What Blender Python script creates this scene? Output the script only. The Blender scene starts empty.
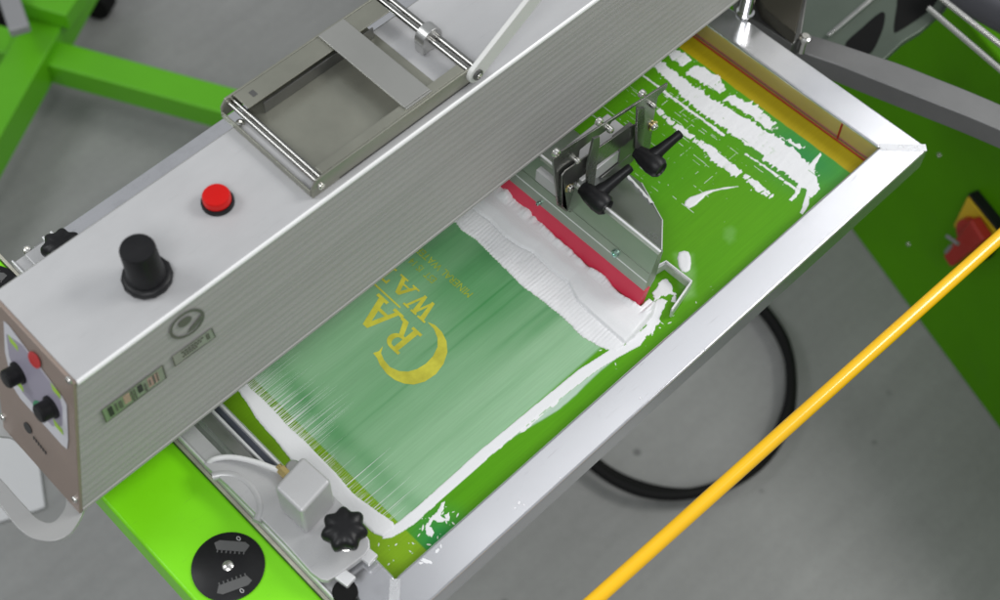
import bpy, bmesh, math, random
import numpy as np
from mathutils import Vector, Matrix
random.seed(7)
S = bpy.context.scene
COL = S.collection

# ------------------------------------------------------------ camera, world, lamps, exposure
F = 1439.1; CX = 500.0; CY = 300.0
RM = Matrix(((0.7146322688940487, 0.5870014253243203, -0.38043402440181456),
             (-0.6993555616336398, 0.6106402156630173, -0.3715108685181633),
             (0.014230905362635595, 0.5315523056880105, 0.8469059142846503)))
CAMP = Vector((-0.56150574, -0.54833551, 1.25))
cd = bpy.data.cameras.new("camera"); cam = bpy.data.objects.new("camera", cd); COL.objects.link(cam)
cam.matrix_world = Matrix.Translation(CAMP) @ RM.to_4x4()
cd.sensor_width = 36.0; cd.lens = F / 1000.0 * 36.0
cd.clip_start = 0.05; cd.clip_end = 60
cd.dof.use_dof = True; cd.dof.focus_distance = 1.42; cd.dof.aperture_fstop = 4.8
S.camera = cam

w = bpy.data.worlds.new("World"); S.world = w; w.use_nodes = True
wn = w.node_tree.nodes['Background']
wn.inputs[0].default_value = (0.93, 0.97, 1.0, 1); wn.inputs[1].default_value = 0.38

def area(name, loc, target, sx, sy, power, col=(1, 1, 1)):
    l = bpy.data.lights.new(name, 'AREA'); l.shape = 'RECTANGLE'; l.size = sx; l.size_y = sy; l.energy = power; l.color = col
    o = bpy.data.objects.new(name, l); COL.objects.link(o); o.location = loc
    o.rotation_euler = (Vector(target) - Vector(loc)).to_track_quat('-Z', 'Y').to_euler()
    return o
area("ceiling_lamp_main", (2.1, -1.15, 2.4), (0.0, 0, 0), 1.2, 0.9, 48, (1, 0.99, 0.97))
area("rail_fill_strip", (1.32, 0.40, 2.3), (1.32, 0.40, 0), 2.0, 0.32, 2.0, (0.98, 0.99, 1))  # added strip light, shaped to brighten the near rail's reflection
area("rail_fill_strip", (2.25, 0.42, 2.3), (2.25, 0.42, 0), 0.75, 0.36, 4.2, (0.98, 0.99, 1))  # short extra strip, added to whiten the right end of that rail
area("fill_light_side", (-1.7, 1.9, 2.7), (-0.3, 0.3, 0), 1.4, 1.0, 34, (0.97, 0.99, 1))  # added fill light, lifts the floor on the left
area("fill_light_front", (-1.6, -1.3, 2.7), (-0.2, 0, 0), 1.6, 1.0, 44, (0.98, 0.99, 1))  # added fill light for the arm's front face, lime beam and left floor
S.view_settings.view_transform = 'Standard'; S.view_settings.look = 'None'
S.view_settings.exposure = 0.0; S.view_settings.gamma = 1.0

# ------------------------------------------------------------ back-projection of measured points
def ray(px, py): return RM @ Vector((px - CX, -(py - CY), -F))
def atz(px, py, z):
    d = ray(px, py); t = (z - CAMP.z) / d.z; return CAMP + d * t
def aty(px, py, y):
    d = ray(px, py); t = (y - CAMP.y) / d.y; return CAMP + d * t
def atp(px, py, p, n):
    d = ray(px, py); n = Vector(n); t = (Vector(p) - CAMP).dot(n) / d.dot(n); return CAMP + d * t

# ------------------------------------------------------------ materials
def lin(c): return tuple(((x / 255) / 12.92 if x / 255 <= 0.04045 else ((x / 255 + 0.055) / 1.055) ** 2.4) for x in c)
def mat(name, base, metal=0.0, rough=0.5, noise=0.0, nscale=8.0, stretch=(1, 1, 1), rvar=0.0, bump=0.0, bscale=200.0, bstretch=(1, 1, 1), coat=0.0, spec=0.5, trans=0.0, alpha=1.0, emit=None, wear=0.0, wscale=30, wstretch=(1, 9, 1)):
    m = bpy.data.materials.new(name); m.use_nodes = True
    nt = m.node_tree; N = nt.nodes; L = nt.links; b = N['Principled BSDF']
    b.inputs['Base Color'].default_value = (*base, 1); b.inputs['Metallic'].default_value = metal; b.inputs['Roughness'].default_value = rough
    b.inputs['Coat Weight'].default_value = coat; b.inputs['Coat Roughness'].default_value = 0.12
    b.inputs['Specular IOR Level'].default_value = spec
    b.inputs['Transmission Weight'].default_value = trans; b.inputs['Alpha'].default_value = alpha
    if emit: b.inputs['Emission Color'].default_value = (*emit[0], 1); b.inputs['Emission Strength'].default_value = emit[1]
    tc = N.new('ShaderNodeTexCoord')
    if noise or rvar:
        mp = N.new('ShaderNodeMapping'); mp.inputs['Scale'].default_value = stretch; L.new(tc.outputs['Object'], mp.inputs[0])
        nz = N.new('ShaderNodeTexNoise'); nz.inputs['Scale'].default_value = nscale; nz.inputs['Detail'].default_value = 5; nz.inputs['Roughness'].default_value = 0.6
        L.new(mp.outputs[0], nz.inputs['Vector'])
        mr = N.new('ShaderNodeMapRange'); mr.inputs[1].default_value = 0.3; mr.inputs[2].default_value = 0.7
        mr.inputs[3].default_value = 1 - noise; mr.inputs[4].default_value = 1 + noise; L.new(nz.outputs[0], mr.inputs[0])
        vm = N.new('ShaderNodeVectorMath'); vm.operation = 'SCALE'; vm.inputs[0].default_value = base; L.new(mr.outputs[0], vm.inputs['Scale'])
        L.new(vm.outputs[0], b.inputs['Base Color'])
        if rvar:
            m2 = N.new('ShaderNodeMapRange'); m2.inputs[1].default_value = 0.3; m2.inputs[2].default_value = 0.7
            m2.inputs[3].default_value = max(0.02, rough - rvar); m2.inputs[4].default_value = rough + rvar
            L.new(nz.outputs[0], m2.inputs[0]); L.new(m2.outputs[0], b.inputs['Roughness'])
    if wear:
        # sparse scratches and grime: thresholded, stretched noise mixed into colour and roughness
        src = b.inputs['Base Color'].links[0].from_socket if b.inputs['Base Color'].links else None
        tot = None
        for (ws, wst, th, amt) in ((wscale, wstretch, 0.63, wear), (wscale * 2.2, (wstretch[1], wstretch[0], 1), 0.66, wear * 0.7), (9, (1, 1, 1), 0.60, wear * 0.35)):
            mw = N.new('ShaderNodeMapping'); mw.inputs['Scale'].default_value = wst; mw.inputs['Rotation'].default_value = (0, 0, 0.35); L.new(tc.outputs['Object'], mw.inputs[0])
            nw = N.new('ShaderNodeTexNoise'); nw.inputs['Scale'].default_value = ws; nw.inputs['Detail'].default_value = 6; nw.inputs['Roughness'].default_value = 0.65; L.new(mw.outputs[0], nw.inputs['Vector'])
            rw = N.new('ShaderNodeMapRange'); rw.inputs[1].default_value = th; rw.inputs[2].default_value = th + 0.05; rw.inputs[3].default_value = 0; rw.inputs[4].default_value = amt; L.new(nw.outputs[0], rw.inputs[0])
            if tot is None: tot = rw.outputs[0]
            else:
                mm = N.new('ShaderNodeMath'); mm.operation = 'MAXIMUM'; L.new(tot, mm.inputs[0]); L.new(rw.outputs[0], mm.inputs[1]); tot = mm.outputs[0]
        mx = N.new('ShaderNodeMix'); mx.data_type = 'RGBA'; L.new(tot, mx.inputs[0])
        if src: L.new(src, mx.inputs[6])
        else: mx.inputs[6].default_value = (*base, 1)
        mx.inputs[7].default_value = (*[c * 0.45 + 0.04 for c in base], 1); L.new(mx.outputs[2], b.inputs['Base Color'])
    if bump:
        mp2 = N.new('ShaderNodeMapping'); mp2.inputs['Scale'].default_value = bstretch; L.new(tc.outputs['Object'], mp2.inputs[0])
        n2 = N.new('ShaderNodeTexNoise'); n2.inputs['Scale'].default_value = bscale; n2.inputs['Detail'].default_value = 3; L.new(mp2.outputs[0], n2.inputs['Vector'])
        bp = N.new('ShaderNodeBump'); bp.inputs['Strength'].default_value = bump; bp.inputs['Distance'].default_value = 0.001
        L.new(n2.outputs[0], bp.inputs['Height']); L.new(bp.outputs[0], b.inputs['Normal'])
    return m

M = {}
M['arm'] = mat('anodised_aluminium', (0.37, 0.366, 0.352), 0.12, 0.55, 0.05, 3, (1, 6, 6), 0.03, 0.06, 900, spec=0.3, wear=0.06)
M['armtop'] = mat('satin_aluminium_cover', (0.455, 0.455, 0.462), 0.12, 0.52, 0.04, 14, (1, 2, 2), 0.04, 0.15, 1500, wear=0.10)
M['bead'] = mat('corner_bead_highlight', (0.86, 0.86, 0.86), 0.1, 0.35)  # near-white base colour paints the highlight along the arm's rounded corner
M['rodsteel'] = mat('ground_rod_steel', (0.36, 0.355, 0.34), 1.0, 0.22)
M['bracket'] = mat('bracket_steel', (0.22, 0.22, 0.21), 0.9, 0.30, 0.15, 25, (1, 1, 1), 0.08)
M['frame'] = mat('brushed_frame_aluminium', (0.74, 0.74, 0.77), 0.88, 0.20, 0.05, 7, (1, 1, 1), 0.04, wear=0.35)
M['weld'] = mat('ground_weld_aluminium', (0.86, 0.86, 0.88), 0.8, 0.30, 0.06, 30, (1, 1, 1), 0.05, 0.2, 800)
M['steel'] = mat('zinc_steel', (0.50, 0.50, 0.49), 0.9, 0.33, 0.12, 10, (1, 1, 1), 0.08, 0.1, 400)
M['olive'] = mat('passivated_sheet_steel', (0.31, 0.31, 0.26), 0.66, 0.33, 0.14, 9, (1, 1, 1), 0.07, 0.1, 500)
M['chrome'] = mat('chrome', (0.82, 0.82, 0.82), 1.0, 0.12)
M['bolt'] = mat('zinc_bolt', (0.72, 0.71, 0.68), 1.0, 0.22)
M['brassy'] = mat('yellow_zinc', (0.75, 0.58, 0.25), 1.0, 0.25)
M['darksteel'] = mat('dark_steel', (0.17, 0.17, 0.165), 0.8, 0.38, 0.15, 20, (1, 1, 1), 0.08)
M['black'] = mat('black_plastic', (0.008, 0.008, 0.009), 0.0, 0.42, 0.2, 60, (1, 1, 1), 0.06, 0.1, 800, spec=0.3)
M['rubber'] = mat('black_rubber', (0.006, 0.006, 0.006), 0.0, 0.6, spec=0.15)
M['lime'] = mat('lime_powder_coat', (0.20, 0.70, 0.0005), 0.0, 0.45, 0.05, 6, (1, 1, 1), 0.05, 0.12, 700, coat=0.1, wear=0.16)
M['green'] = mat('green_powder_coat', (0.10, 0.40, 0.004), 0.0, 0.42, 0.08, 4, (1, 1, 1), 0.05, 0.1, 500)
M['darkgreen'] = mat('dark_green_powder_coat', (0.075, 0.27, 0.0005), 0.0, 0.5, 0.12, 3, (1, 1, 1), 0.05, spec=0.12, wear=0.15)
M['cream'] = mat('cream_edge', (0.52, 0.50, 0.42), 0.4, 0.42, 0.25, 30)
M['grey'] = mat('grey_cast_aluminium', (0.50, 0.50, 0.505), 0.3, 0.42, 0.06, 9, (1, 1, 1), 0.05, 0.12, 600, wear=0.2)
M['midgrey'] = mat('grey_sheet', (0.28, 0.28, 0.29), 0.45, 0.42, 0.06, 9)
M['taupe'] = mat('taupe_anodised', (0.30, 0.235, 0.20), 0.25, 0.42, 0.06, 30, (1, 1, 1), 0.04)
M['sticker'] = mat('grey_sticker', (0.58, 0.58, 0.62), 0.0, 0.35)
M['stickerdark'] = mat('dark_grey_print', (0.30, 0.28, 0.35), 0.0, 0.4)
M['stickerlime'] = mat('lime_print', (0.33, 0.56, 0.04), 0.0, 0.4)
M['stickerred'] = mat('red_print', (0.50, 0.03, 0.03), 0.0, 0.35)
M['stickergreen'] = mat('green_print', (0.01, 0.25, 0.10), 0.0, 0.35)
M['print'] = mat('black_print', (0.03, 0.03, 0.03), 0.0, 0.5)
M['greyprint'] = mat('grey_print', (0.13, 0.135, 0.11), 0.3, 0.4)
M['discprint'] = mat('pale_disc_print', (0.10, 0.10, 0.10), 0.0, 0.4)
M['discwhite'] = mat('white_disc_print', (0.42, 0.42, 0.42), 0.0, 0.4)
M['redlens'] = mat('red_lens', (0.50, 0.003, 0.002), 0.0, 0.35, emit=((1.0, 0.01, 0.0), 0.05), coat=0.1, spec=0.3)
M['redblade'] = mat('red_polyurethane', (0.64, 0.040, 0.085), 0.0, 0.40, 0.08, 12)
M['squeegee'] = mat('greenish_anodised_holder', (0.40, 0.44, 0.38), 0.8, 0.36, 0.07, 8, (6, 1, 6), 0.06)
M['flood'] = mat('flood_bar_steel', (0.34, 0.35, 0.35), 0.9, 0.30, 0.08, 10, (1, 1, 1), 0.05)
M['edge'] = mat('bright_cut_edge', (0.85, 0.85, 0.86), 0.5, 0.35)
M['white'] = mat('white_enamel', (0.62, 0.62, 0.60), 0.0, 0.35, 0.03)
M['tube'] = mat('white_air_tube', (0.72, 0.72, 0.72), 0.0, 0.35)
M['yellow'] = mat('yellow_glossy_tube', (0.95, 0.53, 0.003), 0.0, 0.25, 0.04, 8, coat=0.5, wear=0.14, wscale=60)
M['switchyellow'] = mat('yellow_switch_plate', (0.62, 0.42, 0.01), 0.0, 0.45)
M['switchred'] = mat('red_switch_plastic', (0.36, 0.02, 0.012), 0.0, 0.45)
M['redline'] = mat('red_marker', (0.32, 0.02, 0.01), 0.0, 0.5)
M['acrylic'] = mat('grey_acrylic', (0.42, 0.42, 0.415), 0.1, 0.28, coat=0.3, alpha=0.78)
M['cabinet'] = mat('pale_cabinet', (0.62, 0.62, 0.63), 0.0, 0.5)
M['concrete'] = None
M['stencil'] = mat('yellow_stencil_opening', (0.55, 0.52, 0.055), 0.0, 0.45, 0.18, 60, spec=0.3)
M['stencilpale'] = mat('pale_stencil_opening', (0.33, 0.40, 0.03), 0.0, 0.45, 0.3, 90, spec=0.3)

def floor_mat():
    m = bpy.data.materials.new('painted_concrete'); m.use_nodes = True; N = m.node_tree.nodes; L = m.node_tree.links; b = N['Principled BSDF']
    tc = N.new('ShaderNodeTexCoord')
    n1 = N.new('ShaderNodeTexNoise'); n1.inputs['Scale'].default_value = 2.2; n1.inputs['Detail'].default_value = 6; L.new(tc.outputs['Object'], n1.inputs['Vector'])
    r = N.new('ShaderNodeValToRGB'); r.color_ramp.elements[0].position = 0.32; r.color_ramp.elements[1].position = 0.68
    r.color_ramp.elements[0].color = (0.235, 0.236, 0.230, 1); r.color_ramp.elements[1].color = (0.285, 0.286, 0.280, 1); L.new(n1.outputs[0], r.inputs[0])
    n2 = N.new('ShaderNodeTexVoronoi'); n2.inputs['Scale'].default_value = 13; n2.inputs['Randomness'].default_value = 1; L.new(tc.outputs['Object'], n2.inputs['Vector'])
    n3 = N.new('ShaderNodeTexNoise'); n3.inputs['Scale'].default_value = 9; L.new(tc.outputs['Object'], n3.inputs['Vector'])
    s = N.new('ShaderNodeMapRange'); s.inputs[1].default_value = 0.05; s.inputs[2].default_value = 0.12; s.inputs[3].default_value = 0.75; s.inputs[4].default_value = 0.0; L.new(n2.outputs['Distance'], s.inputs[0])
    g = N.new('ShaderNodeMapRange'); g.inputs[1].default_value = 0.47; g.inputs[2].default_value = 0.54; L.new(n3.outputs[0], g.inputs[0])
    mu = N.new('ShaderNodeMath'); mu.operation = 'MULTIPLY'; L.new(s.outputs[0], mu.inputs[0]); L.new(g.outputs[0], mu.inputs[1])
    mx = N.new('ShaderNodeMix'); mx.data_type = 'RGBA'; L.new(mu.outputs[0], mx.inputs[0]); L.new(r.outputs[0], mx.inputs[6]); mx.inputs[7].default_value = (0.09, 0.09, 0.09, 1)
    n5 = N.new('ShaderNodeTexNoise'); n5.inputs['Scale'].default_value = 60; n5.inputs['Detail'].default_value = 8; n5.inputs['Roughness'].default_value = 0.7; L.new(tc.outputs['Object'], n5.inputs['Vector'])
    mp5 = N.new('ShaderNodeMapping'); mp5.inputs['Scale'].default_value = (1, 7, 1); mp5.inputs['Rotation'].default_value = (0, 0, 0.6); L.new(tc.outputs['Object'], mp5.inputs[0])
    n6 = N.new('ShaderNodeTexNoise'); n6.inputs['Scale'].default_value = 3.5; n6.inputs['Detail'].default_value = 7; L.new(mp5.outputs[0], n6.inputs['Vector'])
    ad = N.new('ShaderNodeMath'); ad.operation = 'ADD'; L.new(n5.outputs[0], ad.inputs[0]); L.new(n6.outputs[0], ad.inputs[1])
    m5 = N.new('ShaderNodeMapRange'); m5.inputs[1].default_value = 0.7; m5.inputs[2].default_value = 1.3; m5.inputs[3].default_value = 0.91; m5.inputs[4].default_value = 1.09; L.new(ad.outputs[0], m5.inputs[0])
    v5 = N.new('ShaderNodeVectorMath'); v5.operation = 'SCALE'; L.new(mx.outputs[2], v5.inputs[0]); L.new(m5.outputs[0], v5.inputs['Scale'])
    L.new(v5.outputs[0], b.inputs['Base Color']); b.inputs['Roughness'].default_value = 0.45
    return m
M['concrete'] = floor_mat()

def ink_mat(under=(0.19, 0.42, 0.09, 1)):
    m = mat('white_plastisol_ink', (0.80, 0.80, 0.82), 0.0, 0.34, 0.0, bump=0.25, bscale=420, bstretch=(1, 0.5, 1), spec=0.45)
    N = m.node_tree.nodes; L = m.node_tree.links; b = N['Principled BSDF']            # thin ink lets the green emulsion show through
    at = N.new('ShaderNodeVertexColor'); at.layer_name = 'cover'; mx = N.new('ShaderNodeMix'); mx.data_type = 'RGBA'
    L.new(at.outputs[0], mx.inputs[0]); mx.inputs[6].default_value = under; mx.inputs[7].default_value = (0.80, 0.80, 0.82, 1); L.new(mx.outputs[2], b.inputs['Base Color'])
    return m
M['ink'] = ink_mat(); M['inkmint'] = ink_mat((0.20, 0.44, 0.22, 1)); M['inkplain'] = mat('white_ink_crust', (0.80, 0.80, 0.82), 0.0, 0.4, 0.04, 60)

# ------------------------------------------------------------ mesh helpers
def new_bm(): return bmesh.new()
def quadbox(bm, c, z0=None, z1=None):
    """c: eight corners bottom ring then top ring"""
    v = [bm.verts.new(Vector(p)) for p in c]
    for f in ((3, 2, 1, 0), (4, 5, 6, 7), (0, 1, 5, 4), (1, 2, 6, 5), (2, 3, 7, 6), (3, 0, 4, 7)): bm.faces.new([v[i] for i in f])
def box(bm, a, b):
    x0, y0, z0 = a; x1, y1, z1 = b
    quadbox(bm, [(x0, y0, z0), (x1, y0, z0), (x1, y1, z0), (x0, y1, z0), (x0, y0, z1), (x1, y0, z1), (x1, y1, z1), (x0, y1, z1)])
def prism(bm, pts, off, cap=True):
    """pts: polygon of 3-D points; off: extrusion vector"""
    off = Vector(off); a = [bm.verts.new(Vector(p)) for p in pts]; b = [bm.verts.new(Vector(p) + off) for p in pts]; n = len(a)
    for i in range(n): bm.faces.new((a[i], a[(i + 1) % n], b[(i + 1) % n], b[i]))
    if cap:
        bm.faces.new(a[::-1]); bm.faces.new(b)
def frame_axes(d):
    d = d.normalized(); u = d.orthogonal().normalized(); return u, d.cross(u)
def cyl(bm, p0, p1, r0, r1=None, seg=24, cap=True):
    p0 = Vector(p0); p1 = Vector(p1); r1 = r0 if r1 is None else r1
    u, v = frame_axes(p1 - p0)
    A = [bm.verts.new(p0 + (u * math.cos(t) + v * math.sin(t)) * r0) for t in [2 * math.pi * k / seg for k in range(seg)]]
    B = [bm.verts.new(p1 + (u * math.cos(t) + v * math.sin(t)) * r1) for t in [2 * math.pi * k / seg for k in range(seg)]]
    for i in range(seg): bm.faces.new((A[i], A[(i + 1) % seg], B[(i + 1) % seg], B[i]))
    if cap: bm.faces.new(A[::-1]); bm.faces.new(B)
def lathe(bm, p0, axis, prof, seg=32):
    """prof: (radius, height) pairs along axis from p0, closed with caps"""
    p0 = Vector(p0); ax = Vector(axis).normalized(); u, v = frame_axes(ax); rings = []
    for r, h in prof:
        rings.append([bm.verts.new(p0 + ax * h + (u * math.cos(2 * math.pi * k / seg) + v * math.sin(2 * math.pi * k / seg)) * max(r, 1e-5)) for k in range(seg)])
    for a, b in zip(rings, rings[1:]):
        for i in range(seg): bm.faces.new((a[i], a[(i + 1) % seg], b[(i + 1) % seg], b[i]))
    bm.faces.new(rings[0][::-1]); bm.faces.new(rings[-1])
def spline(pts, n=8):
    P = [Vector(p) for p in pts]; out = []
    for i in range(len(P) - 1):
        a = P[max(i - 1, 0)]; b = P[i]; c = P[i + 1]; d = P[min(i + 2, len(P) - 1)]
        for k in range(n):
            t = k / n
            out.append(0.5 * ((2 * b) + (c - a) * t + (2 * a - 5 * b + 4 * c - d) * t * t + (3 * b - a - 3 * c + d) * t ** 3))
    out.append(P[-1]); return out
def tube(bm, pts, r, seg=12, n=8, smooth=True):
    P = spline(pts, n) if smooth else [Vector(p) for p in pts]
    ref = Vector((0.13, 0.27, 0.95)); rings = []
    for i, p in enumerate(P):
        d = (P[min(i + 1, len(P) - 1)] - P[max(i - 1, 0)]).normalized()
        u = d.cross(ref).normalized(); v = d.cross(u)
        rings.append([bm.verts.new(p + (u * math.cos(2 * math.pi * k / seg) + v * math.sin(2 * math.pi * k / seg)) * r) for k in range(seg)])
    for a, b in zip(rings, rings[1:]):
        for i in range(seg): bm.faces.new((a[i], a[(i + 1) % seg], b[(i + 1) % seg], b[i]))
    bm.faces.new(rings[0][::-1]); bm.faces.new(rings[-1])

def obj(name, bm, m, parent=None, bevel=0.0, smooth=True, seg=2, angle=35):
    """bm is in world coordinates; linked as one mesh object"""
    off = Vector((0, 0, 0)); p = parent
    while p is not None: off += p.location; p = p.parent
    base = None
    if parent is None:
        xs = [v.co for v in bm.verts]
        if xs: base = Vector((sum(v.x for v in xs) / len(xs), sum(v.y for v in xs) / len(xs), min(v.z for v in xs))); off = base
    bmesh.ops.recalc_face_normals(bm, faces=bm.faces[:])
    for v in bm.verts: v.co -= off
    me = bpy.data.meshes.new(name); bm.to_mesh(me); bm.free()
    if isinstance(m, (list, tuple)):
        for q in m: me.materials.append(q)
    else: me.materials.append(m)
    o = bpy.data.objects.new(name, me); COL.objects.link(o)
    if parent is not None: o.parent = parent
    elif base is not None: o.location = base
    if bevel:
        b = o.modifiers.new('bevel', 'BEVEL'); b.width = bevel; b.segments = seg; b.limit_method = 'ANGLE'; b.angle_limit = math.radians(40); b.harden_normals = True
    if smooth:
        for f in me.polygons: f.use_smooth = True
        try: me.set_sharp_from_angle(angle=math.radians(angle))
        except Exception: pass
    return o
def tag(o, label, cat, group=None, kind=None):
    o['label'] = label
    if cat: o['category'] = cat
    if group: o['group'] = group
    if kind: o['kind'] = kind
    return o
def thing(name, loc, label, cat, group=None):
    o = bpy.data.objects.new(name, None); COL.objects.link(o); o.location = Vector(loc); o.empty_display_size = 0.02
    return tag(o, label, cat, group)

def screw(p, n, r, parent, m=None, name='screw', h=0.0025, socket=True):
    bm = new_bm(); n = Vector(n).normalized(); p = Vector(p)
    lathe(bm, p - n * 0.0005, n, [(r, 0), (r, h * 0.45), (r * 0.85, h * 0.85), (r * 0.5, h), (r * 0.42, h), (r * 0.42, h * 0.45)], 20)
    return obj(name, bm, m or M['bolt'], parent)

# ------------------------------------------------------------ setting
bm = new_bm(); v = [bm.verts.new(p) for p in ((-8, -8, -0.95), (9, -8, -0.95), (9, 10, -0.95), (-8, 10, -0.95))]; bm.faces.new(v)
fl = obj('floor', bm, M['concrete'], smooth=False); fl['kind'] = 'structure'; fl['label'] = 'grey painted concrete workshop floor'

# ------------------------------------------------------------ printing screen
X0, X1, XI0, XI1 = -0.323, 0.4555, -0.285, 0.4165
Y0, Y1, YI0, YI1 = -0.1955, 0.362, -0.157, 0.3235
ZT = 0.030; ZB = -0.003
scr = thing('printing_screen', (0.066, 0.083, -0.003), 'aluminium framed printing screen with green emulsion mesh, clamped under the long silver arm', 'printing screen')
def rail(pts, name):
    bm = new_bm(); prism(bm, [(x, y, ZB) for x, y in pts], (0, 0, ZT - ZB)); return obj(name, bm, M['frame'], scr, 0.0028, seg=3)
g = 0.0006
rail([(X0 + g, Y0), (X1 - g, Y0), (XI1 - g, YI0), (XI0 + g, YI0)], 'frame_rail')
rail([(X1, Y0 + g), (X1, Y1 - g), (XI1, YI1 - g), (XI1, YI0 + g)], 'frame_rail')
rail([(X1 - g, Y1), (X0 + g, Y1), (XI0 + g, YI1), (XI1 - g, YI1)], 'frame_rail')
rail([(X0, Y1 - g), (X0, Y0 + g), (XI0, YI0 + g), (XI0, YI1 - g)], 'frame_rail')
for (cx, cy, ix, iy) in ((X1, Y0, XI1, YI0), (X1, Y1, XI1, YI1), (X0, Y0, XI0, YI0), (X0, Y1, XI0, YI1)):
    bm = new_bm(); a = Vector((cx, cy, 0)); b = Vector((ix, iy, 0)); a = a.lerp(b, 0.06); b = b.lerp(a, 0.03)
    d = (b - a).normalized(); n = Vector((-d.y, d.x, 0)) * 0.0046
    prism(bm, [a - n, b - n, b + n, a + n], (0, 0, 0.0004))
    for vv in bm.verts: vv.co.z += ZT - 0.0001
    obj('mitre_weld', bm, M['weld'], scr, 0, False)

# numpy noise -----------------------------------------------------------------
rng = np.random.default_rng(11)
_T = rng.random((256, 256))
def vnoise(x, y):
    xi = np.floor(x).astype(int); yi = np.floor(y).astype(int); fx = x - xi; fy = y - yi
    fx = fx * fx * (3 - 2 * fx); fy = fy * fy * (3 - 2 * fy)
    a = _T[xi % 256, yi % 256]; b = _T[(xi + 1) % 256, yi % 256]; c = _T[xi % 256, (yi + 1) % 256]; d = _T[(xi + 1) % 256, (yi + 1) % 256]
    return (a * (1 - fx) + b * fx) * (1 - fy) + (c * (1 - fx) + d * fx) * fy
def fbm(x, y, o=4):
    s = 0; a = 0.5; t = 0
    for k in range(o): s = s + a * vnoise(x * 2 ** k + 17.3 * k, y * 2 ** k + 5.1 * k); t += a; a *= 0.55
    return s / t - 0.5
def sdpoly(X, Y, poly):
    """signed distance to polygon, positive inside"""
    d = np.full(X.shape, 1e9); inside = np.zeros(X.shape, bool); n = len(poly)
    for i in range(n):
        ax, ay = poly[i]; bx, by = poly[(i + 1) % n]; ex, ey = bx - ax, by - ay
        t = np.clip(((X - ax) * ex + (Y - ay) * ey) / (ex * ex + ey * ey + 1e-15), 0, 1)
        d = np.minimum(d, (X - ax - t * ex) ** 2 + (Y - ay - t * ey) ** 2)
        c = ((ay > Y) != (by > Y)) & (X < (bx - ax) * (Y - ay) / (by - ay + 1e-15) + ax); inside ^= c
    return np.where(inside, 1, -1) * np.sqrt(d)
def wpoly(pts, z=0.0): return [tuple(atz(px, py, z)[:2]) for px, py in pts]
def gridmesh(X, Y, Z, keep):
    """build faces of a grid where keep (cell mask)"""
    ny, nx = X.shape; used = np.zeros((ny, nx), bool)
    used[:-1, :-1] |= keep; used[1:, :-1] |= keep; used[:-1, 1:] |= keep; used[1:, 1:] |= keep
    idx = -np.ones((ny, nx), int); idx[used] = np.arange(used.sum())
    V = np.stack([X[used], Y[used], Z[used]], 1)
    j, i = np.nonzero(keep); Fc = np.stack([idx[j, i], idx[j, i + 1], idx[j + 1, i + 1], idx[j + 1, i]], 1)
    return V, Fc, used
def mesh_from(name, V, Fc, m, parent, smooth=True):
    off = Vector((0, 0, 0)); p = parent
    loc = None
    if parent is None: loc = Vector((float(V[:, 0].mean()), float(V[:, 1].mean()), 0.0)); off = loc
    while p is not None: off += p.location; p = p.parent
    me = bpy.data.meshes.new(name); V = V - np.array(off)[None]
    me.vertices.add(len(V)); me.vertices.foreach_set('co', V.astype(np.float32).ravel())
    me.loops.add(len(Fc) * 4); me.loops.foreach_set('vertex_index', Fc.astype(np.int32).ravel())
    me.polygons.add(len(Fc)); me.polygons.foreach_set('loop_start', np.arange(0, len(Fc) * 4, 4, dtype=np.int32))
    me.update(calc_edges=True); me.materials.append(m)
    if smooth: me.polygons.foreach_set('use_smooth', np.ones(len(Fc), bool))
    o = bpy.data.objects.new(name, me); COL.objects.link(o)
    if parent is not None: o.parent = parent
    else: o.location = loc
    return o

# mesh fabric with its pigment (emulsion, glue band, thin film of ink left by the stroke) as a vertex colour
PX0 = -0.2400; PY0 = -0.1095                                            # stencil area near corner
gx = np.arange(XI0 - 0.001, XI1 + 0.0012, 0.0009); gy = np.arange(YI0 - 0.001, YI1 + 0.0012, 0.0009)
GX, GY = np.meshgrid(gx, gy)
def mixc(A, B, t): return A * (1 - t[..., None]) + np.array(B)[None, None] * t[..., None]
def sstep(a, b, x): t = np.clip((x - a) / (b - a), 0, 1); return t * t * (3 - 2 * t)
C = np.zeros(GX.shape + (3,)); C[:] = (0.075, 0.295, 0.003)
C = mixc(C, (0.112, 0.335, 0.006), np.clip(0.5 + fbm(GX * 6, GY * 9, 3) * 1.6, 0, 1) * 0.8)
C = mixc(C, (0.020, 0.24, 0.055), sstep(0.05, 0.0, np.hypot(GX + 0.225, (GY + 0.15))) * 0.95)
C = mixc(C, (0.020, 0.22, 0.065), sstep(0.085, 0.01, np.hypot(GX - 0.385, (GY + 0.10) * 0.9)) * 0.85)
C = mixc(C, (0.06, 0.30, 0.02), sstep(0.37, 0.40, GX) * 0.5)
yg = np.array((0.20, 0.37, 0.012)); yg2 = np.array((0.12, 0.27, 0.006))
tleft = sstep(PX0 + 0.0006, PX0 - 0.0006, GX)
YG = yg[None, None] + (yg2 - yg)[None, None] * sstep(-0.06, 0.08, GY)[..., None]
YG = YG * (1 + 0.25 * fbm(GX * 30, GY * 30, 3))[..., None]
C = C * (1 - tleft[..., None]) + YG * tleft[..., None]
tg = sstep(0.3895, 0.3905, GX + 0.0012 * fbm(GX * 10, GY * 120, 3))
C = mixc(C, (0.38, 0.29, 0.004), tg)
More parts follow.
